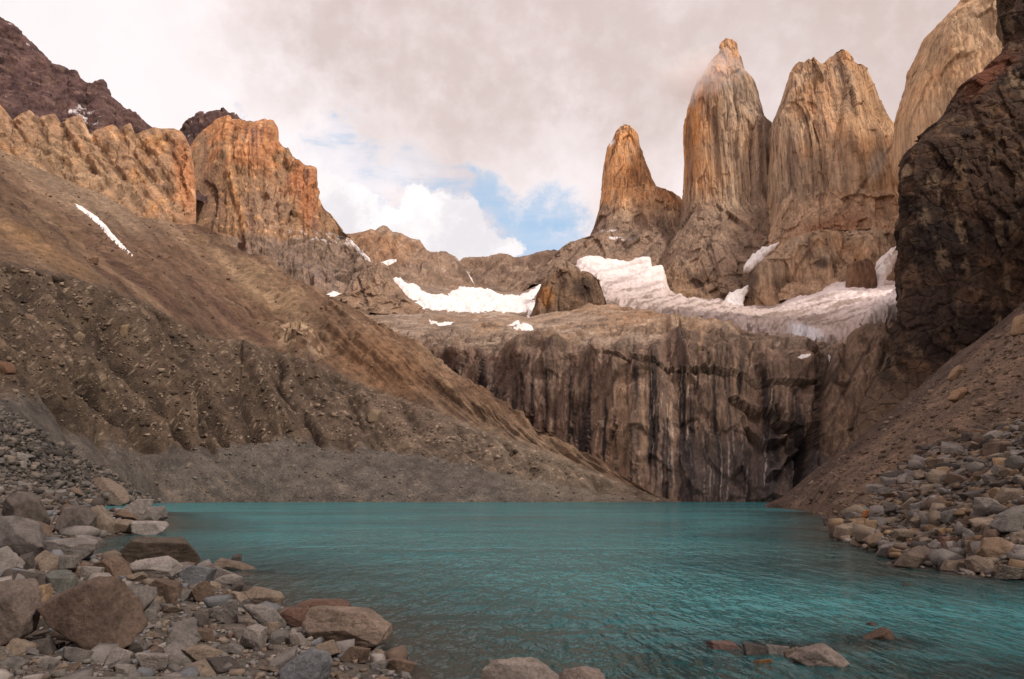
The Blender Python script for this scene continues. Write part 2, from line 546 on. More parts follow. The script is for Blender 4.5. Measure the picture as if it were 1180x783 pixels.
    c = paint(c, lin(88, 66, 52, KF), blob(px, py + wob, 190, 300, 34, 120, -52) * 0.7)           # maroon gully under the snow streak
    c = paint(c, lin(84, 62, 50, KF), blob(px, py + wob, 245, 365, 26, 70, -60) * 0.6)
    c = paint(c, lin(84, 66, 50, KF), blob(px, py + wob, 40, 262, 26, 150, -50) * 0.6)
    c = paint(c, lin(138, 106, 74, KF), blob(px, py + wob, 60, 300, 22, 90, -52) * 0.55)
    c = paint(c, lin(136, 112, 86, KF), blob(px, py + wob, 300, 325, 20, 90, -52) * 0.6)
    c = paint(c, lin(132, 112, 92, KF), blob(px, py, 90, 205, 40, 120, -60) * 0.6)
    c = paint(c, lin(120, 88, 62, KF), blob(px, py, 440, 430, 60, 50, 30) * 0.6)
    c = paint(c, lin(170, 145, 118, KF), out * sm(blocky(S.P / 7), -0.2, 0.5) * 0.8)
    vr = v + n_a * 0.35 + n_b * 0.25
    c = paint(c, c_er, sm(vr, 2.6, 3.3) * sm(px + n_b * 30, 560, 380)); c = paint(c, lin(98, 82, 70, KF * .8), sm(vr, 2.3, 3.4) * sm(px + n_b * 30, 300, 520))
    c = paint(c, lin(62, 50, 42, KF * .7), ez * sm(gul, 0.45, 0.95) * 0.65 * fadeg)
    c = paint(c, lin(116, 98, 80, KF * .85), er * sm(n_b, 0.15, 0.6) * 0.5)
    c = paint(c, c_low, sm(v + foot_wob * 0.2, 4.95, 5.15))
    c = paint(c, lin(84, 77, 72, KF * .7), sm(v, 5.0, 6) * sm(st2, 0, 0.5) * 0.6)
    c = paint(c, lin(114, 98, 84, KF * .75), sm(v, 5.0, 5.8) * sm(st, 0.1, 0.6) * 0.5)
    c = paint(c, c_grey, blob(px, py, 640, 545, 150, 40, 30) * 0.35)
    spk = sm(noise3(S.P / 1.9), 0.38, 0.62)
    c = paint(c, lin(170, 150, 128, KF), spk * 0.5 * sm(v, 2.7, 3.3) * (0.3 + 0.7 * sm(v, 5.3, 4.6)))
    c = c * (1 + (0.26 * n_b + 0.26 * st2 + 0.16 * st) * (1 - 0.55 * low))[..., None]
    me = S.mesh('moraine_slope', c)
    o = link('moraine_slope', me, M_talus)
    tag(o, 'long brown moraine and talus slope falling from the left peaks to the lake', 'slope', kind='structure')
    return S, o


LS, o_ls = build_left_slope()


# ------------------------------------------------------------------ right scree slope
def build_right_slope():
    pxs = np.concatenate([np.arange(882, 1260, 1.5), np.arange(1260, 1700, 4.0)])
    top = [(882, 584, 205), (900, 577, 212), (930, 553, 225), (960, 531, 236), (1000, 500, 250), (1035, 472, 262), (1070, 440, 272), (1100, 415, 280), (1140, 383, 290), (1180, 350, 300),
           (1300, 255, 315), (1700, -60, 330)]
    back = [(x, y - 3, Y + 70) for x, y, Y in top]
    bot = [(882, 586, 200), (893, 584.8, 196), (930, 590, 150), (955, 596, 105), (962, 603, 86), (1000, 618, 55), (1030, 634, 42), (1060, 640, 38), (1180, 655, 32), (1700, 670, 27)]
    und = [(x, y + 60 + 120 * (x > 1190), Y - 4) for x, y, Y in bot]
    mid = []
    for x in np.linspace(882, 1700, 30):
        tp, tY = [np.interp(x, [a[0] for a in top], [a[k] for a in top]) for k in (1, 2)]
        bp, bY = [np.interp(x, [a[0] for a in bot], [a[k] for a in bot]) for k in (1, 2)]
        mid.append((x, 0.5 * tp + 0.5 * bp - 2, bY + (tY - bY) * 0.33))
    S = Sheet([back, top, mid, bot, und], pxs, [8, 130, 130, 10])
    v = S.V
    thick = sm(S.px, 885, 960)
    d = (fbm(S.P / 22, 5) * 1.6 + fbm(S.P / 4, 4) * 0.45) * thick * sm(v, 0.5, 1.2)
    gq = S.px * 0.62 + S.py * 0.78
    d += ridged(np.stack([gq / 22, S.px / 160, 0 * gq], -1), 3) * 1.2 * thick * sm(v, 0.9, 1.1) * sm(v, 2.6, 1.8)
    S.disp(d)
    px, py = S.px, S.py
    q = px * 0.66 + py * 0.75; s = px * 0.75 - py * 0.66
    st = fbm(np.stack([q / 12, s / 160, 0 * q], -1), 5); nb = fbm(S.P / 6, 5)
    c = np.broadcast_to(lin(104, 84, 70, KF), S.P.shape).copy()
    c = mixc(c, np.broadcast_to(lin(122, 98, 80, KF), c.shape), sm(st, 0, 0.5) * 0.8)
    edge = seg_dist(px, py, [(890, 584), (960, 531), (1035, 472), (1100, 415), (1180, 350)])
    c = mixc(c, np.broadcast_to(lin(66, 50, 44, KF), c.shape), sm(edge + st * 6, 16, 5) * 0.8)
    c = mixc(c, np.broadcast_to(lin(86, 72, 62, KF), c.shape), sm(st, -0.1, -0.6) * 0.7)
    c = mixc(c, np.broadcast_to(lin(150, 128, 108, KF), c.shape), sm(noise3(S.P / 1.1), 0.4, 0.65) * 0.5)
    c = c * (1 + 0.25 * nb)[..., None]
    o = link('scree_slope', S.mesh('scree_slope', c), M_talus)
    tag(o, 'steep brown scree slope on the right below the dark cliff', 'slope', kind='structure')
    return S, o


RS, o_rs = build_right_slope()


def build_shade_hillside():
    """unseen valley side right of and behind the viewer, shaped to shade the shore"""
    ys = np.linspace(-520, 255, 120); us = np.linspace(0, 1, 120) ** 1.3
    Y = np.repeat(ys[:, None], 120, 1); x0 = np.maximum(46, 1.32 * ys + 30)
    X = x0[:, None] + us[None] * 560
    Z = np.minimum(np.maximum(X - 46 - np.maximum(0, Y) * .37, -2) * 1.0, 330 + (X - 380) * .3)  # steepness and cap set so this flank's shadow covers foreground and lake
    P = np.stack([X, Y, Z], -1)
    P[..., 2] += (fbm(P / 60, 6) * 22 + ridged(P / 30, 4) * 4) * sm(Z, 0, 40)
    n = fbm(P / 40, 5)
    c = paint(np.broadcast_to(lin(104, 84, 70, KF), P.shape).copy(), lin(70, 56, 48, KF), sm(n, 0, .5))
    o = link('shade_hillside', np_mesh('shade_hillside', P.reshape(-1, 3), grid_faces(*X.shape), c.reshape(-1, 3)), M_talus)
    tag(o, 'unseen steep brown flank right of the viewer, added to shade the foreground', 'slope', kind='structure')


build_shade_hillside()


# ------------------------------------------------------------------ headwall, terrace, glacier basin
def build_headwall():
    pxs = np.arange(300, 1110, 1.15)
    base = [(300, 560, 640), (440, 556, 560), (520, 556, 520), (600, 560, 460), (680, 572, 400), (740, 581.5, 362), (790, 582, 352), (890, 582, 346), (950, 583, 352), (1110, 583, 360)]
    under = [(x, y + 12, Y - 3) for x, y, Y in base]
    midw = [(300, 470, 650), (440, 455, 566), (520, 470, 530), (600, 490, 472), (680, 500, 420), (740, 505, 380), (790, 505, 372), (890, 505, 368), (950, 505, 378), (1110, 500, 400)]
    topw = [(300, 420, 700), (400, 410, 660), (480, 404, 590), (520, 402, 545), (600, 405, 490), (680, 407, 440), (740, 404, 412), (800, 398, 402), (870, 404, 398), (935, 412, 402), (948, 420, 410),
            (965, 408, 415), (1000, 380, 425), (1035, 350, 440), (1110, 310, 460)]
    step = [(300, 404, 760), (400, 398, 720), (480, 392, 640), (560, 390, 590), (640, 390, 545), (740, 388, 500), (800, 381, 480), (870, 388, 470), (935, 400, 470), (950, 402, 480), (975, 392, 480), (1010, 372, 490), (1035, 345, 500), (1110, 300, 520)]
    ledge = [(300, 385, 850), (400, 378, 800), (500, 372, 780), (600, 372, 750), (680, 366, 740), (760, 364, 700), (820, 372, 640), (880, 380, 600), (930, 388, 590), (960, 382, 600), (1000, 362, 610), (1035, 340, 620), (1110, 290, 640)]
    glac = [(300, 350, 1010), (400, 352, 1000), (460, 352, 1000), (520, 362, 960), (600, 364, 940), (690, 345, 960), (760, 352, 930), (830, 362, 880), (880, 369, 840), (930, 366, 820), (980, 355, 820), (1035, 345, 830), (1110, 280, 830)]
    gtop = [(300, 332, 1150), (400, 333, 1180), (460, 322, 1230), (520, 335, 1230), (600, 336, 1230), (650, 318, 1230), (666, 303, 1230), (674, 300, 1230), (690, 299, 1230), (697, 302, 1228), (708, 303, 1224), (716, 306, 1220), (726, 306, 1216), (735, 302, 1214), (748, 299, 1210), (750, 311, 1205), (757, 309, 1200), (763, 308, 1196), (765, 326, 1185), (770, 341, 1170), (784, 343, 1150), (792, 348, 1145), (800, 346, 1140), (815, 350, 1136), (826, 349, 1130), (838, 352, 1126), (852, 357, 1120), (870, 355, 1110), (890, 356, 1100), (920, 344, 1090), (945, 338, 1090), (960, 327, 1090), (980, 326, 1090), (1000, 330, 1090), (1035, 325, 1090), (1110, 300, 1100)]
    behind = [(x, y + 22, Y + 200) for x, y, Y in gtop]
    S = Sheet([behind, gtop, glac, ledge, step, topw, midw, base, under], pxs, [10, 90, 45, 35, 26, 80, 90, 6])
    v = S.V; px, py = S.px.copy(), S.py.copy()
    wall = sm(v, 4.85, 5.15)
    P = S.P
    cr = [(948, 412), (944, 450), (938, 490), (928, 520), (922, 550), (918, 582)]
    cd = seg_dist(px, py, cr)
    rightslab = sm(px, 940, 952) * (1 - sm(cd * 0, 1, 2))
    Pw = np.stack([px / 26, py / 300, 0 * px], -1)
    flut = ridged(Pw + fbm(P / 60, 3)[..., None] * 0.25, 4)
    d = wall * (flut * 6 * (1 - 0.6 * rightslab) + fbm(P / 26, 5) * 4 + blocky(P * np.array([1, 1, .25]) / 12) * 3.4 + blocky(P * np.array([1, 1, .5]) / 5) * 1.0)
    # overhanging slabs / scars in the lower right of the wall
    for (a, b_, amp) in (([(845, 470), (880, 478), (905, 500)], 12, 5), ([(790, 430), (850, 440), (940, 445)], 5, 4), ([(700, 408), (760, 425), (820, 433)], 4, 3),
                         ([(860, 500), (880, 520), (900, 510)], 10, 5), ([(885, 560), (905, 530), (925, 520)], 8, 4)):
        dd = seg_dist(px, py, a)
        d += wall * sm(dd, b_, 0) * amp * np.where(py < np.interp(px, [q[0] for q in a], [q[1] for q in a]), 1, -0.7)
    d -= sm(cd, 11, 0) * 20 * sm(v, 4.6, 5.0)
    d += rightslab * wall * 5
    terr = sm(v, 1.9, 2.2) * sm(v, 5.1, 4.8)
    d += terr * (fbm(P / 60, 6) * 8 + ridged(P / np.array([45, 90, 45]), 5) * 4 + blocky(P / np.array([26, 26, 14])) * 4) * (.55 + .45 * sm(v, 3.2, 4))
    d += sm(v, 3.4, 3.8) * sm(v, 4.6, 4.1) * (blocky(P / np.array([30, 30, 9])) * 3)
    d += blob(px, py, 735, 372, 75, 12, 10) * (3 + 5 * ridged(P / 35, 4))
    lipn = fbm(np.stack([px / 34, v * 1.2, 0 * px], -1), 3) * 7 + blocky(np.stack([px / 20, v * 1.5, 0 * px], -1)) * 2
    d += sm(v, 3.7, 4.5) * sm(v, 5.7, 5.15) * lipn
    d += sm(v, 2.0, 1.5) * fbm(P / 60, 5) * 8
    ice = np.maximum(sdist(px, py, GLACIER_POLY), sdist(px, py, PASS_POLY))
    d *= 1 - 0.9 * sm(ice, -8, -1)
    d *= sm(v, 7.9, 7.3)
    S.disp(d)
    px, py = S.px, S.py
    na = fbm(P / 55, 5); nb = fbm(P / 12, 5); 
    def paint(c, colr, m): return mixc(c, np.broadcast_to(colr, c.shape), np.clip(m, 0, 1))
    # terrace
    c = np.broadcast_to(lin(148, 126, 108, KF), P.shape).copy()
    c = paint(c, lin(158, 126, 98, KF), sm(na, 0.05, 0.5) * 0.8)
    c = paint(c, lin(112, 90, 76, KF), sm(nb, 0.05, 0.6) * 0.7)
    c = paint(c, lin(176, 152, 132, KF), sm(fbm(P / np.array([30, 60, 12]) + 9, 5), 0.15, 0.6) * 0.7)
    c = paint(c, lin(162, 124, 92, KF), blob(px, py, 740, 366, 80, 16, 12) * 0.5)
    c = paint(c, lin(122, 104, 90, KF), blob(px, py, 480, 375, 80, 20, 10) * 0.6)
    c = paint(c, lin(126, 108, 94, KF), sm(v, 2.5, 1.5) * 0.8)
    bed = fbm(np.stack([px / 55, (py + px * .06 + na * 5) / 2.6, 0 * px + 3], -1), 4)
    c = paint(c, lin(72, 58, 50, KF), sm(bed, .12, .45) * .65 * sm(v, 2.6, 3.6)); c = paint(c, lin(182, 162, 146, KF), sm(bed, -.15, -.5) * .5)
    # streaked wall: water stains run straight down from the lip
    pxo = px; px = px + fbm(P / np.array([40, 40, 40]), 4) * 5 + fbm(P / 9, 3) * 1.2
    w1 = fbm(np.stack([px / 11, py / 220, 0 * px], -1), 4); w2 = fbm(np.stack([px / 4.2, py / 120, 0 * px + 4], -1), 4); w3 = fbm(np.stack([px / 2.6, py / 150, 0 * px + 11], -1), 3)
    cw = np.broadcast_to(lin(110, 89, 76, KF), P.shape).copy()
    cw = paint(cw, lin(150, 122, 98, KF), sm(w2, 0.05, 0.5) * 0.7)
    px = pxo
    left = blob(px, py, 560, 440, 90, 45, 15)
    cw = paint(cw, lin(88, 70, 62, KF), left * 0.7)
    dark = sm(w1 + 0.5 * w2 + 0.25 * na, -0.02, 0.32)
    cw = paint(cw, lin(42, 35, 34, KF), dark * 0.95 * (0.55 + 0.45 * sm(py, 405, 440)))
    cw = paint(cw, lin(178, 154, 134, KF), sm(w3 + 0.4 * w2, 0.28, 0.55) * 0.6 * sm(py, 400, 430) * sm(nb + na, -.3, .3))
    cw = paint(cw, lin(74, 66, 64, KF), blob(px, py + na * 10, 855, 545, 90, 55, 0) * 0.75)
    cw = paint(cw, lin(172, 158, 150, KF), blob(px, py, 855, 545, 90, 55, 0) * sm(w3, 0.3, 0.5) * 0.6)
    cw = paint(cw, lin(152, 122, 98, KF), blob(px, py, 720, 500, 26, 90, 4) * sm(w1, 0.15, -0.2) * 0.7)
    cw = paint(cw, lin(130, 106, 88, KF), sm(px, 944, 955) * 0.85)
    cw = paint(cw, lin(70, 58, 52, KF), sm(px, 944, 955) * sm(fbm(np.stack([(px + py * .5) / 9, py / 80, 0 * px], -1), 4), 0.05, 0.5) * 0.8)
    cw = paint(cw, lin(70, 62, 60, KF), blob(px, py, 945, 545, 30, 26, -40) * 0.8)
    cw = paint(cw, lin(38, 34, 34, KF), sm(cd, 5, 1.5) * 0.9)
    c = mixc(c, cw, sm(v + na * 0.35 + nb * .2, 4.55, 5.05))
    c = paint(c, lin(176, 150, 132, KF), sm(px, 960, 1000) * sm(v, 5.2, 4.6) * sm(v, 2.2, 3) * 0.3)
    c = c * (1 + 0.2 * nb)[..., None]
    k = int(np.argmax(S.v >= 5.0))
    ot = link('rock_terrace', S.mesh('rock_terrace', c, (0, k + 1)), M_slab)
    tag(ot, 'broad ledge of bare brown slabs above the dark wall', 'rock terrace', kind='structure')
    oc = link('cliff', S.mesh('cliff', c, (k, len(S.v))), M_wall)
    tag(oc, 'dark water-streaked rock wall dropping into the far end of the lake', 'cliff', kind='structure')
    return S


HW = build_headwall()


# ------------------------------------------------------------------ distant ridges as sheets
def simple_ridge(name, label, top, bottom, dY_back, colf, dispf, mat, n=(10, 120), step=1.3, cat='ridge'):
    t = np.array(top, float); bt = np.array(bottom, float)
    pxs = np.arange(t[0, 0], t[-1, 0], step)
    midr = []
    for x in pxs[::6]:
        tp, tY = np.interp(x, t[:, 0], t[:, 1]), np.interp(x, t[:, 0], t[:, 2]); bp, bY = np.interp(x, bt[:, 0], bt[:, 1]), np.interp(x, bt[:, 0], bt[:, 2])
        midr.append((x, (tp + bp) / 2, tY * 0.62 + bY * 0.38))
    back = [(x, y + 25, Y + dY_back) for x, y, Y in top]
    S = Sheet([back, top, midr, bottom], pxs, [n[0], n[1] // 2, n[1] // 2])
    S.disp(dispf(S) * sm(S.V, 0.3, 1.0))
    o = link(name, S.mesh(name, colf(S)), mat)
    tag(o, label, cat, kind='structure')
    return S, o


# dark summit ridge, upper left
def col_dark(S):
    n = fbm(S.P / 60, 6); n2 = fbm(S.P / np.array([25, 25, 12]), 5)
    c = np.broadcast_to(lin(92, 70, 66, KF), S.P.shape).copy()
    c = paint(c, lin(64, 48, 48, KF), sm(n, 0, 0.5)); c = paint(c, lin(126, 100, 88, KF), sm(n2, 0.1, 0.6) * 0.7)
    sn = sm(fbm(S.P / np.array([18, 18, 9]) + 2, 5) * 1.3 + 0.8 * blob(S.px, S.py, 101, 130, 26, 14, 20) + 0.5 * blob(S.px, S.py, 215, 168, 16, 12, 0), 0.95, 1.1)
    return paint(c, lin(225, 215, 215, 1.1), sn)


simple_ridge('mountain', 'dark purple-brown summit ridge with specks of snow at the upper left', 
             [(-420, -230, 1300), (-150, -90, 1400), (-40, -22, 1450), (0, 18, 1450), (10, 24, 1450), (30, 44, 1450), (45, 55, 1450), (56, 68, 1450), (60, 73, 1450), (68, 75, 1450), (80, 83, 1450), (86, 82, 1450), (95, 93, 1450), (103, 98, 1450),
              (118, 93, 1450), (122, 98, 1450), (125, 110, 1450), (140, 122, 1450), (160, 136, 1450), (180, 148, 1450), (210, 160, 1450), (240, 190, 1450)],
             [(-420, 60, 1150), (0, 190, 1150), (240, 240, 1150)], 300, col_dark,
             lambda S: (fbm(S.P / 90, 6) * 26 + ridged(S.P / np.array([40, 40, 22]), 5, .6) * 12 + blocky(S.P / np.array([26, 26, 9])) * 5) * (.3 + .7 * sm(S.V, 1, 1.2)), M_far, n=(8, 170))
simple_ridge('mountain', 'dark jagged cap of rock behind the orange peak', [(198, 158, 1500), (208, 150, 1500), (214, 142, 1500), (222, 134, 1500), (231, 131, 1500), (238, 134, 1500), (248, 128, 1500), (257, 125.5, 1500), (265, 132, 1500), (275, 136, 1500), (286, 140, 1500), (296, 150, 1500)],
             [(198, 220, 1400), (296, 220, 1400)], 200, col_dark,
             lambda S: fbm(S.P / 40, 6) * 8 + blocky(S.P / 18) * 7, M_far, n=(6, 60), step=1.0)


# ridge and slabs closing the valley
def col_ridge(S):
    n = fbm(S.P / 90, 6); n2 = fbm(S.P / 24, 5)
    c = np.broadcast_to(lin(138, 114, 96, KF), S.P.shape).copy()
    c = paint(c, lin(112, 92, 80, KF), sm(n, 0, 0.5)); c = paint(c, lin(160, 122, 92, KF), blob(S.px, S.py, 430, 282, 60, 22, 10) * 0.7)
    c = paint(c, lin(166, 144, 126, KF), sm(n2, 0.1, 0.6) * 0.6)
    q = (S.px + S.py * 1.1); 
    c = paint(c, lin(98, 80, 70, KF), sm(fbm(np.stack([q / 9, S.py / 60, 0 * q], -1), 4), 0.1, 0.6) * 0.6)
    return c


DR = lambda S: (fbm(S.P / 110, 6) * 26 + ridged(S.P / 60, 5, .6) * 9 + blocky(S.P / np.array([30, 30, 60])) * 4) * (.25 + .75 * sm(S.V, 1, 1.25))
simple_ridge('ridge', 'brown notched ridge crossing the far head of the valley', [(340, 285, 1750), (390, 270, 1750), (405, 270, 1750), (418, 268, 1750), (428, 264, 1750), (432, 266, 1750), (441, 260, 1750), (446, 261, 1750), (452, 268, 1750), (462, 270, 1750), (472, 276, 1750), (483, 277, 1750), (486, 281, 1750), (492, 288, 1750), (500, 291, 1750), (515, 300, 1750)],
             [(340, 360, 1500), (515, 360, 1500)], 200, col_ridge, DR, M_far, n=(6, 90), step=1.0)
SL1, _ = simple_ridge('ridge', 'rounded grey-brown slabs beneath the notched ridge, left of the low pass', [(280, 300, 1480), (380, 300, 1480), (430, 306, 1500), (455, 300, 1530), (470, 293, 1550), (495, 291, 1560), (512, 292, 1560), (520, 295, 1560), (530, 302, 1550), (538, 312, 1530), (547, 326, 1500), (556, 345, 1450), (565, 350, 1400)],
             [(280, 372, 1180), (430, 372, 1150), (565, 374, 1150)], 180, col_ridge, DR, M_far, n=(6, 90), step=1.0)
SL2, _ = simple_ridge('ridge', 'low grey-brown ridge between the pass and the left rock tower', [(520, 322, 1620), (530, 306, 1620), (537, 300, 1620), (545, 298, 1620), (560, 298, 1620), (575, 296, 1620), (590, 297, 1620), (605, 295, 1620), (615, 293, 1620), (630, 289, 1620), (638, 287, 1620), (645, 289, 1620), (652, 286, 1620), (665, 286, 1620), (690, 270, 1620), (720, 255, 1620)],
             [(520, 372, 1200), (620, 366, 1180), (720, 350, 1180)], 220, col_ridge, DR, M_far, n=(6, 110), step=1.0)


# ------------------------------------------------------------------ jagged orange fins, left
def col_fins(S):
    n = fbm(S.P / 60, 6); n2 = fbm(S.P / 15, 5)
    q = S.px * 0.80 - S.py * 0.60; s = S.px * 0.6 + S.py * 0.8
    st = fbm(np.stack([q / 7, s / 60, 0 * q], -1), 5)
    c = np.broadcast_to(lin(156, 122, 95, KF), S.P.shape).copy()
    c = paint(c, lin(178, 130, 88, KF), sm(n + st * .5, 0.05, 0.5) * 0.8)
    c = paint(c, lin(122, 98, 76, KF), sm(st, 0.0, -0.5) * 0.8)
    c = paint(c, lin(196, 172, 148, KF), sm(st + n2 * .5, 0.35, 0.7) * 0.6)
    c = paint(c, lin(150, 124, 98, KF), blob(S.px, S.py, 90, 200, 90, 30, 25) * 0.6)
    c = paint(c, lin(186, 122, 80, KF), blob(S.px, S.py, 213, 205, 14, 50, -8) * 0.7)
    g = FG(S) + fbm(S.P / 22, 4) * 7
    c = paint(c, lin(86, 66, 52, KF), sm(g, 3.0, 0.3) * 0.4)  # shade in the gullies between fins, painted as dark stripes
    return paint(c, lin(196, 160, 122, KF), sm(np.abs(g - 6), 2.5, 0) * 0.35)


def FG(S):
    return np.minimum.reduce([seg_dist(S.px, S.py, g) for g in ([(14, 139), (30, 165), (60, 195), (80, 210)], [(42, 138), (55, 165), (85, 205)], [(73, 148), (85, 170), (110, 200)], [(104, 154), (120, 180), (150, 215)], [(139, 153), (160, 190), (200, 235)], [(156, 156), (180, 190), (212, 240)], [(186, 150), (205, 190), (220, 240)])])


def disp_fins(S):
    q = S.px * 0.80 - S.py * 0.60; s = S.px * 0.6 + S.py * 0.8
    a = ridged(np.stack([q / 27, s / 150, 0 * q], -1) + fbm(S.P / 70, 2)[..., None] * .4, 5, .6) * 11 + fbm(S.P / 40, 5) * 4 + fbm(np.stack([q / 6, s / 50, 0 * q], -1), 4) * 3.5 + blocky(S.P / np.array([22, 22, 50])) * 6 + blocky(S.P / np.array([9, 9, 16])) * 3 - sm(FG(S) + fbm(S.P / 25, 3) * 5, 5, 0) * 6
    return a * (0.12 + 0.88 * sm(S.V, 1.0, 1.3)) * (0.1 + 0.9 * sm(S.px, 227, 214))


fins_top = [(-420, 20, 900), (-200, 80, 980), (-80, 105, 1010), (-20, 118, 1030), (0, 121, 1030), (8, 131, 1030), (14, 139, 1030), (22, 133, 1030), (34, 128, 1030), (38, 131, 1030), (42, 138, 1030), (50, 134, 1030), (62, 131, 1030), (66, 136, 1030), (73, 148, 1030), (76, 138, 1030),
            (84, 135, 1030), (93, 133, 1030), (96, 139, 1030), (104, 154, 1030), (112, 150, 1030), (130, 144, 1035), (135, 147, 1035), (139, 153, 1035), (142, 146, 1035), (150, 143, 1035), (153, 152, 1040), (156, 156, 1040), (166, 151, 1040), (178, 147, 1040), (186, 149, 1040),
            (200, 149, 1040), (208, 152, 1035), (214, 160, 1030), (219, 170, 1020), (222, 185, 1010), (224, 210, 1000), (225.5, 245, 990), (227, 262, 980)]
fins_bot = [(-420, 90, 700), (-150, 140, 800), (0, 200, 885), (60, 225, 900), (110, 242, 905), (170, 262, 905), (227, 275, 900)]
S_f, _ = simple_ridge('rock_fins', 'row of jagged orange-tan rock fins along the top of the left slope', fins_top, fins_bot, 120, col_fins, disp_fins, M_slab, n=(10, 130), step=0.9, cat='cliff')


# orange peak
def col_orange(S):
    n = fbm(S.P / 55, 6); n2 = fbm(S.P / 14, 5); st = fbm(np.stack([S.px / 6, S.py / 45, 0 * S.px], -1), 5)
    c = np.broadcast_to(lin(150, 118, 90, KF), S.P.shape).copy()
    c = paint(c, lin(176, 122, 84, KF), sm(n + blob(S.px, S.py, 300, 175, 90, 40, 25) * 0.55 - sm(S.py, 215, 260) * 0.5, 0.0, 0.5) * 0.9)
    c = paint(c, lin(178, 116, 78, KF), blob(S.px, S.py, 352, 225, 16, 45, -12) * 0.7)
    c = paint(c, lin(150, 122, 100, KF), blob(S.px, S.py, 310, 240, 34, 36, 0) * 0.8)
    c = paint(c, lin(108, 80, 72, KF), sm(st + 0.3 * n, 0.15, 0.6) * 0.75)
    c = paint(c, lin(118, 90, 74, KF), blob(S.px, S.py, 245, 230, 18, 50, -10) * 0.7)
    c = paint(c, lin(214, 164, 118, KF), sm(n2, 0.25, 0.6) * 0.6)
    c = paint(c, lin(214, 158, 108, KF), sm(seg_dist(S.px, S.py, [(262, 140), (263, 180), (266, 205), (276, 240), (282, 285)]) + fbm(S.P / 12, 4) * 4, 4, 0) * 0.55)
    c = paint(c, lin(132, 112, 98, KF), sm(S.py + n * 14, 268, 280) * 0.9)
    c = paint(c, lin(96, 84, 80, KF), sm(S.py, 285, 310) * sm(n2, 0, 0.5) * 0.8)
    sn = sm(ridged(S.P / np.array([40, 40, 9]), 4), 0.72, 0.82) * blob(S.px, S.py, 375, 274, 50, 7, 8)
    return paint(c, lin(232, 222, 218, 1.1), sn)


def disp_orange(S):
    a = fbm(S.P / 100, 6) * 22 + blocky(S.P / np.array([45, 45, 160])) * 18 + blocky(S.P / np.array([16, 16, 60])) * 5 + blocky(S.P / 9) * 2
    a += ridged(np.stack([S.px / 9, S.py / 80, 0 * S.px], -1), 4) * 5
    dd = seg_dist(S.px, S.py, [(263, 130), (263, 180), (268, 210), (280, 250), (286, 300)])
    a += sm(dd, 7, 0) * 7
    return a * (0.25 + 0.75 * sm(S.V, 1.0, 1.25)) * (0.08 + .92 * sm(S.px, 228, 268))


or_top = [(196, 225, 1290), (212, 200, 1290), (217, 178, 1290), (220, 168, 1300), (226, 158, 1300), (233, 151, 1300), (243, 144, 1300), (250, 137, 1300), (258, 134, 1300), (264, 135, 1300), (266, 140, 1300), (280, 141, 1300), (292, 143, 1300), (298, 141, 1300), (304, 139.5, 1300), (308, 142, 1300), (313, 141, 1300), (317, 150, 1300),
          (320, 162, 1295), (326, 168, 1290), (332, 171, 1290), (338, 180, 1290), (345, 184, 1290), (350, 191, 1290), (356, 193, 1290), (362, 195, 1290), (365, 208, 1280), (367, 228, 1270), (374, 240, 1260), (384, 252, 1250), (394, 264, 1240), (402, 271, 1230), (415, 285, 1210), (428, 302, 1190), (440, 318, 1170), (450, 330, 1150)]
S_o, _ = simple_ridge('mountain', 'broad orange granite peak with sheer faces left of the pass', or_top, [(196, 330, 1090), (300, 350, 1080), (450, 352, 1080)], 160, col_orange, disp_orange, M_far, n=(10, 230), step=0.8)


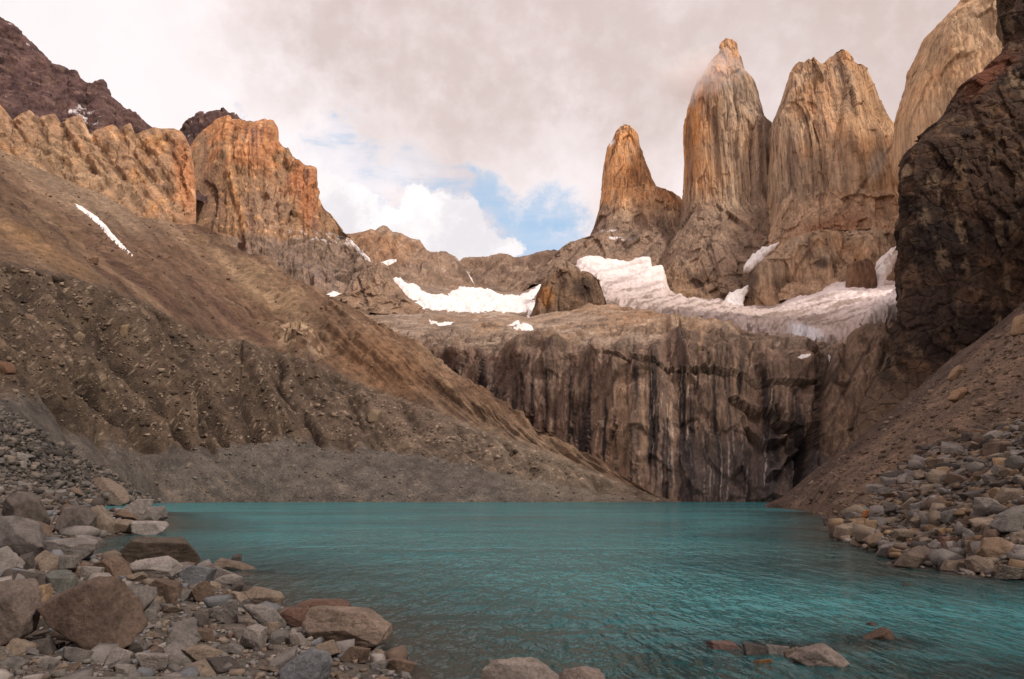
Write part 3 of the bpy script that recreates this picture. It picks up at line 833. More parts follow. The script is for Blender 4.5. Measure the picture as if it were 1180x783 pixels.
# ------------------------------------------------------------------ solid towers
class Tower:
    def __init__(s, rows, Y0, depth=0.8, e=2.6, nz=300, nf=260, nb=60, Yf=None, lean=0.0):
        a = np.array(rows, float)
        t = np.concatenate([[0], np.cumsum(np.hypot(np.diff(a[:, 0]), 0.35 * (np.abs(np.diff(a[:, 1])) + np.abs(np.diff(a[:, 2])))))])
        tt = np.linspace(0, t[-1], nz)
        py, L, R = [np.interp(tt, t, a[:, k]) for k in (0, 1, 2)]
        Y = np.full(nz, float(Y0)) if Yf is None else np.interp(py, [q[0] for q in Yf], [q[1] for q in Yf])
        dep = np.full(nz, depth) if not hasattr(depth, '__len__') else np.interp(py, [q[0] for q in depth], [q[1] for q in depth])
        A = un(L, py, Y); Bp = un(R, py, Y)
        cx = (A[:, 0] + Bp[:, 0]) / 2; hw = (Bp[:, 0] - A[:, 0]) / 2; z = A[:, 2]
        th = np.concatenate([np.linspace(math.pi, 2 * math.pi, nf, endpoint=False), np.linspace(0, math.pi, nb, endpoint=False)])
        c, sn = np.cos(th), np.sin(th)
        cc = np.sign(c) * np.abs(c) ** (2 / e); ss = np.sign(sn) * np.abs(sn) ** (2 / e)
        X = cx[:, None] + hw[:, None] * cc; Yy = Y[:, None] + (hw * dep)[:, None] * ss
        s.P = np.stack([X, Yy, np.repeat(z[:, None], len(th), 1)], -1)
        s.hw = np.repeat(hw[:, None], len(th), 1); s.cx = cx; s.Y = Y; s.th = np.repeat(th[None], nz, 0)
        N = np.stack([X - cx[:, None], (Yy - Y[:, None]) / np.maximum(dep[:, None], .05) ** 1, 0 * X], -1)
        N /= np.linalg.norm(N, axis=-1)[..., None] + 1e-6
        s.N = N; s.rows = a
        s.upd()
    def upd(s): s.px, s.py = proj(s.P)
    def disp(s, d):
        lim = np.clip(s.hw / 12.0, 0.15, 1)
        s.P = s.P + s.N * (d * lim)[..., None]; s.upd()
    def clamp(s, tops, Y=None, jit=3.0):
        """cut the crest down to a skyline given as (px, py)"""
        t = np.array(tops, float)
        Yc = float(np.mean(s.Y)) if Y is None else Y
        X = un(t[:, 0], t[:, 1], np.full(len(t), Yc))
        zt = np.interp(s.P[..., 0], X[:, 0], X[:, 2])
        zt = zt + fbm(s.P * np.array([1, 1, 0]) / 9, 3) * jit
        s.P[..., 2] = np.minimum(s.P[..., 2], zt); s.upd()
    def build(s, name, col, mat, origin=True):
        M, N = s.P.shape[:2]
        V = s.P.reshape(-1, 3); F = grid_faces(M, N, wrap=True)
        cap = np.array([[s.P[0, :, 0].mean(), s.P[0, :, 1].mean(), s.P[0, :, 2].mean() + 0.5]])
        V = np.concatenate([V, cap]); c = np.concatenate([col.reshape(-1, 3), col[0, :1]])
        me = np_mesh(name, V, F[:, ::-1], c)
        # close the apex
        bm = bmesh.new(); bm.from_mesh(me); bm.verts.ensure_lookup_table()
        cv = bm.verts[len(V) - 1]
        for j in range(N):
            f = bm.faces.new((bm.verts[j], bm.verts[(j + 1) % N], cv)); f.smooth = True
        bm.to_mesh(me); bm.free()
        me.shade_smooth() if hasattr(me, 'shade_smooth') else None
        org = (float(s.cx[-1]), float(s.Y[-1]), float(s.P[-1, 0, 2])) if origin else None
        return link(name, me, mat, origin=org)


def gran(T, orange, stretch=0.10, seed=0):
    """tower granite: vertical fracture lines, orange weathering towards the top, grey below"""
    P = T.P + seed * 113
    v1 = fbm(P * np.array([1, 1, stretch]) / 26, 5); v2 = fbm(P * np.array([1, 1, stretch * 1.2]) / 9, 4); n = fbm(P / 80, 6); n2 = fbm(P / 18, 5)
    c = np.broadcast_to(lin(154, 132, 110, KF * 1.12), P.shape).copy()
    c = paint(c, lin(188, 134, 86, KF * 1.08), np.clip(orange + n * 0.5, 0, 1))
    c = paint(c, lin(104, 86, 76, KF), sm(v1 + 0.3 * n, 0.12, 0.5) * 0.6)
    c = paint(c, lin(184, 152, 122, KF), sm(v2, 0.15, 0.6) * 0.55)
    c = paint(c, lin(76, 60, 54, KF), sm(v2, -0.3, -0.65) * 0.6)
    if stretch < 0.2:
        cw = P + fbm(P / 30, 3)[..., None] * np.array([2.5, 2.5, 0])
        k1 = sm(ridged(cw * np.array([1, 1, .045]) / 17, 2), 0.80, 0.93); k2 = sm(ridged(cw * np.array([1, 1, .07]) / 8 + 9, 2), 0.82, 0.95)
        c = paint(c, lin(62, 50, 46, KF), np.maximum(k1 * .8, k2 * .55) * sm(fbm(P / 50 + 4, 4), -.25, .15))
        c = paint(c, lin(82, 66, 58, KF), sm(ridged(P / np.array([60, 60, 22]) + 3, 3), 0.84, 0.95) * .5)
    return c, v1, v2, n, n2


def tower_disp(T, amp, seed=0, f=1.0):
    P = T.P + seed * 77
    sx = np.array([1, 1, 0.12]) * f; sy = np.array([1, 1, 0.35]) * f
    d = ridged(P * sx * np.array([1, 1, .4]) / 46, 4, .55) * 7 + ridged(P * sx * np.array([1, 1, .3]) / 12, 3) * 3.0 + blocky(P * np.array([1, 1, .12]) * f / 50) * 14 + blocky(P * np.array([1, 1, .10]) * f / 22) * 8 + blocky(P * np.array([1, 1, .2]) * f / 10) * 2.6 + fbm(P / 90, 6) * 8 + blocky(P * np.array([1, 1, .5]) * f / 8) * 1.2
    d = d + sm(T.py, T.py.max() - 130, T.py.max() - 60) * (fbm(P / 40, 5) * 6 + ridged(P / 28, 4) * 2.5)
    d = d - d.mean() + 1.0
    return d * amp * (0.35 + 0.65 * np.abs(np.sin(T.th)))


# left tower
T = Tower([(146, 716, 722), (149, 712.5, 726), (152, 710, 729), (157, 707, 734), (163, 704, 736), (170, 699.5, 737), (180, 697.5, 740), (192, 696, 744), (208, 694.5, 750), (222, 693, 757), (228, 692.5, 768),
           (232, 692, 779), (240, 691.5, 786), (250, 689, 789), (260, 686, 790), (268, 683, 791), (278, 676, 791), (286, 664, 792), (292, 650, 793), (300, 636, 794), (320, 620, 800), (345, 600, 805)], 1500, depth=[(140, .8), (225, .75), (345, .9)], e=2.4, nz=260,
          Yf=[(140, 1500), (240, 1500), (345, 1440)])
T.disp(tower_disp(T, 0.75, 1))
T.clamp([(600, 300), (640, 287), (658, 286), (676, 274), (684, 262), (691, 240), (694, 205), (696, 185), (699, 168), (704, 161), (707, 156), (709, 151), (713, 149.5), (716, 146.5), (721, 147), (726, 151), (730, 155), (735, 158), (737, 172), (744, 192), (751, 210), (757, 221), (764, 223), (772, 224), (780, 229), (786, 238), (789, 250), (810, 260)], Y=1500, jit=1.5)
c, v1, v2, n, n2 = gran(T, sm(T.py, 262, 215) * 0.75, seed=1)
c = paint(c, lin(122, 100, 86, KF), sm(T.py + n * 25, 240, 262) * 0.75)
c = paint(c, lin(88, 74, 66, KF), sm(T.py, 240, 260) * sm(fbm(np.stack([(T.px + T.py) / 8, (T.px - T.py) / 60, 0 * T.px], -1), 4), 0.1, 0.5) * 0.7)
c = paint(c, lin(225, 215, 212, 1.1), blob(T.px, T.py, 705, 164, 6, 3, -50) * sm(n2, -0.1, 0.1) + blob(T.px, T.py, 712, 275, 14, 2, 5) * sm(n2, 0, .2) + blob(T.px, T.py, 702, 266, 9, 1.6, 0) * sm(n2, 0, .2))
o = T.build('rock_tower', c, M_tower)
tag(o, 'smallest and leftmost granite tower, an orange spire with a shoulder on its right', 'rock tower', 'granite towers above the glacier')

# middle tower
T = Tower([(48, 835, 843), (50, 832, 845.5), (55, 829, 848), (62, 827, 849.5), (72, 822, 853), (84, 814, 857), (92, 808, 861), (99, 804, 866), (106, 800.5, 868), (116, 797, 871), (124, 794, 873), (135, 792, 876), (145, 791, 879), (158, 790.5, 886),
           (181, 790.5, 892), (220, 790, 895), (242, 789, 896), (255, 786, 898), (265, 782, 900), (285, 770, 905), (300, 762, 908), (315, 757, 912), (330, 752, 915), (350, 746, 920), (372, 735, 930)], 1350,
          depth=[(40, .85), (240, .8), (372, 1.05)], e=2.5, nz=360, nf=320, Yf=[(40, 1350), (250, 1350), (372, 1265)])
T.disp(tower_disp(T, 0.8, 2))
c, v1, v2, n, n2 = gran(T, sm(T.px + n.mean() * 0, 850, 800) * 0.75 * sm(T.py, 250, 190) + sm(T.py, 110, 60) * 0.6, seed=2)
c = paint(c, lin(112, 94, 84, KF), sm(T.px, 850, 885) * 0.5)
c = paint(c, lin(128, 106, 90, KF), sm(T.py + n * 22, 225, 250) * 0.8)
c = paint(c, lin(152, 122, 94, KF), blob(T.px, T.py, 790, 330, 40, 25, 20) * 0.6)
c = paint(c, lin(84, 70, 62, KF), sm(T.py, 250, 280) * sm(fbm(np.stack([(T.px - T.py * .5) / 8, (T.px + T.py) / 50, 0 * T.px], -1), 4), 0.1, 0.5) * 0.7)
o = T.build('rock_tower', c, M_tower)
tag(o, 'tallest granite tower, the middle one, its tip touched by a wisp of cloud', 'rock tower', 'granite towers above the glacier')

# right tower
T = Tower([(62, 950, 978), (66, 946, 980), (70, 920, 982), (74, 915, 983.5), (84, 913, 991), (90, 912, 997), (98, 909, 1000), (109, 906, 1004), (120, 900, 1007.5), (131, 896, 1010), (145, 890, 1015), (155, 888.5, 1021), (165, 888, 1027), (181, 888, 1036), (195, 888, 1039),
           (220, 888.5, 1042), (240, 888, 1046), (262, 886, 1048), (280, 880, 1050), (300, 872, 1055), (330, 862, 1060), (365, 850, 1065)], 1250, depth=[(50, .55), (240, .6), (365, .85)], e=2.7, nz=360, nf=340,
          Yf=[(50, 1250), (240, 1250), (365, 1170)])
T.disp(tower_disp(T, 0.75, 3))
T.clamp([(880, 160), (889, 146), (896, 130), (905, 112), (911, 92), (915, 76), (918, 72), (921, 70.5), (925, 75), (929, 72), (931, 74), (934, 71), (937, 79), (940.5, 84), (945, 79), (950, 74), (954, 69), (958, 68), (961, 64), (965.6, 62.5), (971, 65), (976, 68), (980, 74), (984, 79), (990, 80), (997, 90), (1003, 109), (1009, 127),
         (1015, 146), (1025, 163), (1036, 182), (1060, 190)], Y=1235, jit=1.5)
c, v1, v2, n, n2 = gran(T, sm(T.py, 230, 130) * 0.35 * sm(T.px, 880, 960), seed=3)
c = paint(c, lin(172, 138, 104, KF), sm(T.px, 965, 1005) * 0.5 * sm(T.py, 260, 200))
cr = seg_dist(T.px, T.py, [(1030, 165), (1000, 205), (975, 240), (945, 262), (905, 285), (860, 310)])
c = paint(c, lin(84, 70, 62, KF), sm(cr, 3.0, .8) * 0.8)
c = paint(c, lin(164, 132, 106, KF), sm(T.py + n * 22, 215, 240) * 0.55)
c = paint(c, lin(178, 160, 142, KF), blob(T.px, T.py, 1010, 190, 12, 20, 20) * 0.7)
c = paint(c, lin(140, 96, 72, KF), blob(T.px, T.py, 960, 262, 50, 14, -15) * 0.6)
o = T.build('rock_tower', c, M_tower)
tag(o, 'widest granite tower with a notched double crest, rightmost of the three', 'rock tower', 'granite towers above the glacier')

# buttress under the right tower
T = Tower([(265, 985, 1005), (270, 930, 1020), (280, 908, 1035), (290, 896, 1040), (300, 880, 1045), (310, 866, 1050), (318, 862, 1052), (330, 858, 1055), (345, 855, 1060), (358, 852, 1062), (380, 845, 1070)], 1120, depth=0.35, e=3, nz=160, nf=280)
T.disp(tower_disp(T, 0.8, 5))
c, v1, v2, n, n2 = gran(T, 0 * T.px + 0.1, seed=5, stretch=0.35)
c = paint(c, lin(74, 60, 54, KF), blob(T.px, T.py, 905, 330, 20, 14, 20) * 0.7 + blob(T.px, T.py, 947, 303, 11, 8, 20) * 0.9 + blob(T.px, T.py, 866, 322, 9, 12, 20) * .8)
c = paint(c, lin(176, 140, 104, KF), blob(T.px, T.py, 940, 340, 40, 18, 0) * 0.6)
o = T.build('rock_buttress', c, M_tower)
tag(o, 'low brown granite buttress rising from the glacier under the widest tower', 'rock buttress')

# far ridge of pale spires on the right
T = Tower([(-110, 1180, 1300), (-60, 1150, 1330), (-25, 1128, 1340), (-10, 1116, 1350), (0, 1109, 1360), (8, 1100, 1370), (19, 1090, 1380), (36, 1073, 1400), (50, 1067, 1410), (65, 1061, 1420), (88, 1056, 1430), (105, 1050, 1440), (130, 1044, 1450), (150, 1042, 1450),
           (180, 1043, 1450), (200, 1056, 1450), (240, 1062, 1460), (330, 1070, 1470)], 900, depth=0.5, e=2.6, nz=300, nf=500)
T.disp(tower_disp(T, 0.55, 6, 1.2))
T.clamp([(1036, 190), (1042, 140), (1048, 108), (1056, 86), (1060, 70), (1067, 52), (1069, 38), (1074, 34), (1077, 40), (1080, 30), (1086, 26), (1089, 12), (1092, 9), (1095, 18), (1098, 12), (1104, 8), (1107, 10), (1109, -2), (1118, -12), (1130, -26), (1180, -110), (1500, -110)], Y=900, jit=3)
c, v1, v2, n, n2 = gran(T, 0 * T.px + 0.28, seed=6)
c = paint(c, lin(186, 152, 116, KF), 0 * T.px + 0.45)
c = paint(c, lin(228, 220, 216, 1.1), sm(seg_dist(T.px, T.py, [(1112, 100), (1125, 92), (1140, 84), (1152, 72), (1160, 66)]) + n2 * 3, 5, 1))
o = T.build('rock_tower', c, M_tower)
tag(o, 'pale tan spired rock wall rising behind the dark cliff at the top right', 'rock tower')

# dark cliff
T = Tower([(-260, 1290, 1800), (-120, 1210, 1800), (-40, 1166, 1800), (0, 1148, 1800), (20, 1150, 1800), (38, 1158, 1800), (50, 1163, 1800), (58, 1160, 1800), (64, 1153, 1800), (71, 1146, 1800), (80, 1137, 1800), (86, 1129, 1800), (94, 1117, 1800), (100, 1109, 1800), (115, 1098, 1800),
           (130, 1091, 1800), (140, 1082, 1800), (149, 1071, 1800), (158, 1062, 1800), (165, 1056, 1800), (175, 1046, 1800), (184, 1041, 1800), (199, 1039, 1800), (245, 1040, 1800), (268, 1037, 1800), (300, 1036, 1800), (340, 1037, 1800), (380, 1032, 1800),
           (405, 1030, 1800), (425, 1020, 1800), (445, 1005, 1800), (470, 992, 1800), (520, 978, 1800), (580, 960, 1800)], 345, depth=[(-200, .14), (300, .16), (580, .2)], e=2.3, nz=460, nf=900, nb=60,
          Yf=[(-260, 430), (0, 380), (200, 360), (400, 345), (580, 340)])
ys = T.P.copy()
d = fbm(ys / 38, 6) * 7 + blocky(ys * np.array([1, 1, .4]) / 17) * 6 + blocky(ys * np.array([1, 1, .6]) / 7) * 2.6 + ridged(ys * np.array([1, 1, .2]) / 12, 4) * 3.2 + blocky(ys / np.array([3.2, 3.2, 2.4])) * 1.1
d = (d - d.mean()) * (0.35 + 0.65 * sm(T.py, 440, 400)) * (0.45 + 0.55 * np.abs(np.sin(T.th)))
T.disp(d)
P = T.P; n = fbm(P / 30, 6); n2 = fbm(P / 7, 5); v2 = fbm(P * np.array([1, 1, .2]) / 6, 4)
c = np.broadcast_to(lin(74, 54, 42, 1.0), P.shape).copy()
c = paint(c, lin(112, 84, 62, 1.0), sm(n2, 0.05, 0.5) * 0.8); c = paint(c, lin(40, 30, 26, 1.0), sm(n, 0, 0.45) * 0.8)
c = paint(c, lin(140, 116, 92, 1.0), sm(v2 + n * .4, 0.30, 0.6) * 0.65)
c = paint(c, lin(124, 70, 48, 1.0), blob(T.px, T.py + n * 10, 1140, 85, 45, 13, -38) * 0.6)
c = paint(c, lin(84, 66, 58, 1.0), blob(T.px, T.py, 1070, 360, 60, 40, -40) * 0.6)
c = paint(c, lin(128, 104, 86, 1.0), sm(T.py, 425, 460) * 0.8)
o = T.build('cliff', c, M_cliff)
tag(o, 'sheer near-black cliff filling the upper right edge above the scree', 'cliff', kind='structure')

# small outcrops on the glacier
def knob(rows, tops, Y, label, cfun, depth=.7, seed=9, amp=.45, e=2.4):
    T = Tower(rows, Y, depth=depth, e=e, nz=120, nf=150, nb=50)
    T.disp(tower_disp(T, amp, seed, 1.6))
    if tops: T.clamp(tops, Y=Y, jit=1.2)
    c, v1, v2, n, n2 = gran(T, 0 * T.px + 0.2, seed=seed, stretch=.3)
    c = cfun(T, c, n, n2)
    o = T.build('rock_outcrop', c, M_far); tag(o, label, 'rock outcrop', 'dark outcrops standing out of the snow')


knob([(314, 640, 668), (318, 636, 685), (322, 632, 688), (330, 625, 692), (340, 620, 694), (355, 616, 694), (370, 608, 690), (385, 604, 690)],
     [(600, 375), (608, 364), (613, 352), (617, 335), (622, 328), (630, 323), (640, 317), (655, 314), (660, 318), (668, 318), (678, 319), (683, 323), (689, 332), (694, 345), (700, 360)], 900,
     'brown square-topped rock knob standing at the left edge of the glacier', lambda T, c, n, n2: paint(paint(paint(c, lin(96, 76, 62, KF), 0 * T.px + .7), lin(178, 122, 72, KF), blob(T.px, T.py, 630, 342, 9, 14) * .7), lin(58, 46, 42, KF), blob(T.px, T.py, 672, 332, 13, 14) * .8 + blob(T.px, T.py, 648, 325, 8, 12) * .5), seed=11, amp=.65, e=3)
knob([(302, 640, 652), (306, 637, 660), (312, 633, 668), (320, 628, 672), (340, 622, 680)], None, 1010, 'grey-brown rock hump behind the square-topped knob', lambda T, c, n, n2: paint(c, lin(118, 98, 84, KF), 0 * T.px + .7), seed=12)
knob([(304, 432, 442), (308, 426, 447), (314, 418, 448), (322, 411, 452), (330, 404, 458), (340, 396, 464), (350, 380, 476), (362, 366, 492), (375, 355, 505)], None, 960,
     'pointed grey-brown rock horn with skirts of rubble between two snow patches', lambda T, c, n, n2: paint(paint(c, lin(128, 106, 90, KF), 0 * T.px + .7), lin(60, 48, 44, KF), sm(seg_dist(T.px, T.py, [(412, 318), (418, 335), (424, 352)]), 2.2, .6)), seed=13, amp=.6)
knob([(300, 978, 1000), (304, 977, 1003), (315, 976.5, 1006), (330, 976, 1008), (342, 975, 1006), (352, 974, 996), (362, 974, 990)], [(970, 310), (976, 306), (980, 304), (990, 302), (996, 300), (1003, 303), (1012, 318)], 990,
     'dark square block of rock at the right end of the glacier', lambda T, c, n, n2: paint(c, lin(96, 68, 54, KF), 0 * T.px + .75), seed=14, depth=.6, amp=.35, e=3.2)
knob([(285, 1030, 1060), (296, 1027, 1065), (308, 1022, 1070), (320, 1018, 1075), (335, 1016, 1080), (352, 1018, 1080), (362, 1018, 1080)], None, 1060,
     'tan rock wedge beside the snow chute, against the dark cliff', lambda T, c, n, n2: paint(c, lin(138, 112, 88, KF), 0 * T.px + .6), seed=15, depth=.5, amp=.3)


# ------------------------------------------------------------------ snow and glacier laid over the sheets
def snow_on(S, poly, name, label, *a, **k):
    if S is HW: S0 = S; px0, py0 = S.px, S.py; S.px, S.py = proj(S.B)
    r = _snow_on(S, poly, name, label, *a, **k)
    if S is HW: S.px, S.py = px0, py0
    return r


def _snow_on(S, poly, name, label, thick=6.0, noise_px=3.0, dirt=None, group=None, cat='snow patch', rough=1.0, kind=None, base=(232, 216, 212)):
    """a body of snow following the sheet S inside a photo polygon, thinning to nothing at its rim"""
    xs = [p[0] for p in poly]; ys = [p[1] for p in poly]
    box = (S.px > min(xs) - 8) & (S.px < max(xs) + 8) & (S.py > min(ys) - 8) & (S.py < max(ys) + 8)
    if not box.any(): return
    I, J = np.where(box)
    i0, i1, j0, j1 = I.min(), I.max() + 1, J.min(), J.max() + 1
    P = S.P[i0:i1, j0:j1]; px = S.px[i0:i1, j0:j1]; py = S.py[i0:i1, j0:j1]
    relief = (ridged(np.stack([px / 14, py / 4.5, 0 * px], -1), 4) * 2.2 + fbm(np.stack([px / 5, py / 2, 0 * px + 3], -1), 3) * 1.6) if cat in ('glacier', 'snowfield') else 0
    wob = (fbm(np.stack([px / 9, py / 5, 0 * px], -1), 5) + 0.5 * fbm(np.stack([px / 2.5, py / 1.8, 0 * px + 5], -1), 3)) * noise_px
    sd = sdist(px, py, poly) + wob
    if cat == 'glacier':
        low = sm(py - np.interp(px, [690, 760, 850, 960], [335, 350, 362, 378]), -6, 4)
        wob = wob - 7 * low * sm(fbm(np.stack([px / 13, py / 4, 0 * px + 7], -1), 4), 0.12, 0.4)
    N = grid_normals(P); N = N * np.sign((N * (np.array([0, 0, EYE]) - P)).sum(-1))[..., None]
    N = 0.3 * N + 0.7 * np.array([0, -0.35, 1.0]); N /= np.linalg.norm(N, axis=-1)[..., None]
    h = np.clip(sd / 5.0, -0.3, 1) * thick
    Q = P + N * (h + rough * (fbm(P / 18, 5) * 2.2 + fbm(P / 60, 3) * 3) * np.clip(sd / 4, 0, 1) + relief * np.clip(sd / 4, 0, 1))[..., None]
    keep = sd > -0.9
    F = grid_faces(*P.shape[:2]); k = keep.ravel()
    F = F[k[F].all(1)]
    if len(F) == 0: return
    lab = np.arange(int(F.max()) + 1)
    for _ in range(3000):
        m_ = lab[F].min(1); new = lab.copy(); np.minimum.at(new, F.ravel(), np.repeat(m_, 4)); new = new[new]
        if (new == lab).all(): break
        lab = new
    fl = lab[F[:, 0]]; vals, cnt = np.unique(fl, return_counts=True); F = F[fl == vals[cnt.argmax()]]
    used, inv = np.unique(F, return_inverse=True); F = inv.reshape(F.shape)
    c = np.broadcast_to(lin(*base, 1.25), P.shape).copy()
    if dirt is not None: c = dirt(c, px, py, P)
    V = Q.reshape(-1, 3)[used]
    if not S.flip: F = F
    else: F = F[:, ::-1]
    me = np_mesh(name, V, F, c.reshape(-1, 3)[used])
    o = link(name, me, M_snow, origin=tuple(float(t) for t in V[V[:, 2].argmin()]))
    tag(o, label, cat, group, kind)
    return o


def glacier_dirt(c, px, py, P):
    n = fbm(P / 45, 6); q = fbm(np.stack([(px * .3 + py) / 5, (px - py) / 60, 0 * px], -1), 5)
    c = paint(c, lin(196, 178, 170, 1.15), sm(q + n * .5, -0.1, 0.5) * 0.6)
    m = sm(py + (px - 800) * -0.12, 318, 366)
    c = paint(c, lin(168, 146, 134, 1.1), m * 0.8)
    c = paint(c, lin(122, 102, 90, 1.1), m * sm(q + n * .4, -0.02, 0.35) * 0.85)
    c = paint(c, lin(120, 100, 88, 1.1), sm(fbm(np.stack([px / 3.5, py / 1.6, 0 * px + 2], -1), 4), .15, .5) * .55 * (.35 + .65 * m))
    c = paint(c, lin(142, 118, 104, 1.1), blob(px, py, 950, 365, 70, 22, -15) * sm(q, -.3, .3) * .7)
    c = paint(c, lin(226, 224, 228, 1.1), blob(px, py, 928, 388, 22, 5, 15) * .8)
    return c


snow_on(HW, GLACIER_POLY,
        'glacier', 'wide pinkish-white glacier spread beneath the three towers, dirty along its lower edge', thick=5, noise_px=4.6, dirt=glacier_dirt, cat='glacier')
snow_on(HW, PASS_POLY,
        'snowfield', 'long white snowfield in the low pass left of the square-topped knob', thick=5, noise_px=2.8, cat='snowfield')
snow_on(HW, [(359, 329), (366, 328), (376, 333), (388, 333), (402, 336), (394, 340), (384, 343), (378, 342), (368, 337)], 'snow_patch', 'small snow patch at the foot of the orange peak, left of the pointed horn', thick=5, noise_px=1.2)
snow_on(HW, [(583, 377), (598, 371), (599, 374), (592, 377)], 'snow_patch', 'tiny sliver of snow on the slabs, upper of the pair below the square-topped knob', thick=3, noise_px=0.5)
snow_on(HW, [(590, 381), (604, 376), (612, 378), (618, 382), (604, 383)], 'snow_patch', 'tiny sliver of snow on the slabs, lower of the pair below the square-topped knob', thick=3, noise_px=0.5)
snow_on(HW, [(494, 369), (505, 373), (515, 372), (524, 371), (518, 376), (505, 376), (496, 373)], 'snow_patch', 'thin curved strip of snow on the brown slabs under the pass snowfield', thick=3, noise_px=0.6)
snow_on(HW, [(914, 418), (922, 415), (930, 417), (926, 421), (918, 421)], 'snow_patch', 'small blob of ice clinging to the lip of the dark wall', thick=3, noise_px=0.5)
snow_on(HW, [(951, 412), (956, 408), (958, 414), (954, 421)], 'snow_patch', 'tiny ice lump at the top of the black gully', thick=3, noise_px=0.4)
snow_on(LS, [(84, 233), (90, 235), (100, 242), (112, 250), (122, 260), (130, 270), (140, 280), (150, 291), (155, 297), (148, 294), (136, 284), (124, 272), (112, 258), (98, 246), (90, 241)], 'snow_patch', 'long narrow streak of snow lying in a gully of the brown left slope', thick=3.0, noise_px=0.8, rough=.3)
snow_on(SL1, [(430, 306), (440, 302), (452, 298), (459, 300), (448, 306), (438, 309)], 'snow_patch', 'small snow patch just behind the tip of the pointed horn', thick=5, noise_px=0.8)
snow_on(S_o, [(402, 275), (408, 280), (418, 290), (427, 299), (428, 302), (422, 300), (412, 290), (404, 280)], 'snow_patch', 'slanting snow couloir on the right foot of the orange peak', thick=5, noise_px=0.8)
snow_on(SL2, [(530, 305), (536, 310), (543, 320), (548, 330), (546, 334), (541, 326), (535, 316), (530, 309)], 'snow_patch', 'thin dusty snow gully dropping from the lowest notch of the pass', thick=4, noise_px=0.6, base=(205, 188, 180))


def snow_free(poly, Y, name, label, thick=4):
    """snow lodged on a tower's side: a closed lens of its own"""
    xs = np.arange(min(p[0] for p in poly) - 2, max(p[0] for p in poly) + 2, 0.7); ys = np.arange(min(p[1] for p in poly) - 2, max(p[1] for p in poly) + 2, 0.7)
    PX, PY = np.meshgrid(xs, ys)
    y0, y1 = ys[0], ys[-1]
    YY = Y[1] + (Y[0] - Y[1]) * (y1 - PY) / (y1 - y0)
    B = un(PX, PY, YY)
    sd = sdist(PX, PY, poly) + fbm(np.stack([PX / 6, PY / 5, 0 * PX], -1), 5) * 2.6
    h = np.sqrt(np.clip(sd / 3, 0, 1)) * thick + np.clip(sd, 0, 5) * (.8 * fbm(np.stack([PX / 5, PY / 4, 0 * PX + 2], -1), 4) + .25 * ridged(np.stack([PX / 4, PY / 2.5, 0 * PX + 6], -1), 3))
    Fr = B + np.array([0, -1, 0.4]) * h[..., None]; Bk = B + np.array([0, 1, -.2]) * (14 + h)[..., None]
    M, N = PX.shape; F = grid_faces(M, N); k = (sd > -0.6).ravel(); F = F[k[F].all(1)]
    V = np.concatenate([Fr.reshape(-1, 3), Bk.reshape(-1, 3)]); F2 = np.concatenate([F, F[:, ::-1] + M * N])
    # rim
    from collections import Counter
    ed = Counter(); di = {}
    for f in F:
        for a, b_ in ((f[0], f[1]), (f[1], f[2]), (f[2], f[3]), (f[3], f[0])):
            ed[(min(a, b_), max(a, b_))] += 1; di[(min(a, b_), max(a, b_))] = (a, b_)
    rim = [[di[e][1], di[e][0], di[e][0] + M * N, di[e][1] + M * N] for e, q in ed.items() if q == 1]
    F2 = np.concatenate([F2, np.array(rim)])
    used, inv = np.unique(F2, return_inverse=True)
    c = np.broadcast_to(lin(232, 218, 214, 1.25), (len(used), 3))
    me = np_mesh(name, V[used], inv.reshape(F2.shape), c)
    o = link(name, me, M_snow, origin=tuple(float(t) for t in V[used][V[used][:, 2].argmin()])); tag(o, label, 'snow patch')


snow_free([(859, 309), (863, 300), (872, 290), (886, 283), (897, 281), (894, 287), (884, 294), (877, 302), (869, 309)], (1140, 1090), 'snow_patch', 'bright slanting snow patch on the ledge above the low buttress')
snow_free([(834, 349), (838, 341), (850, 334), (862, 330), (858, 342), (855, 357), (845, 356)], (1085, 1050), 'snow_patch', 'bright triangular snow patch at the left foot of the low buttress')
snow_free([(1002, 341), (1009, 326), (1013, 312), (1015, 298), (1024, 290), (1036, 283), (1037, 292), (1030, 305), (1022, 322), (1018, 338), (1021, 352), (1005, 352), (985, 354), (990, 349)], (1010, 975), 'snow_patch', 'steep white snow chute between the dark square block and the dark cliff')


# ------------------------------------------------------------------ lake outline in the world
def wz(px, py): p = onz(px, py); return (float(p[0]), float(p[1]))


lake_pts = [(-190, 348)] + [wz(*q) for q in ((186, 582), (190, 592), (192, 602), (186, 610), (145, 617), (114, 623), (106, 634), (132, 645), (170, 648), (232, 656), (262, 668), (284, 684), (320, 697), (362, 712), (438, 742), (462, 766), (486, 790))] + \
           [(-1.4, 12.6), (2.5, 12.2), (7, 12.0), (12, 10.5), (20, 9), (33, 12), (34, 20), (26, 27.5)] + \
           [wz(*q) for q in ((1180, 668), (1110, 664), (1083, 657), (1028, 655), (1034, 642), (992, 632), (962, 622), (951, 611), (958, 601), (940, 594), (915, 588.5), (893, 584.6))] + [(88, 330), (60, 392), (-150, 380)]
NEARROWS = None


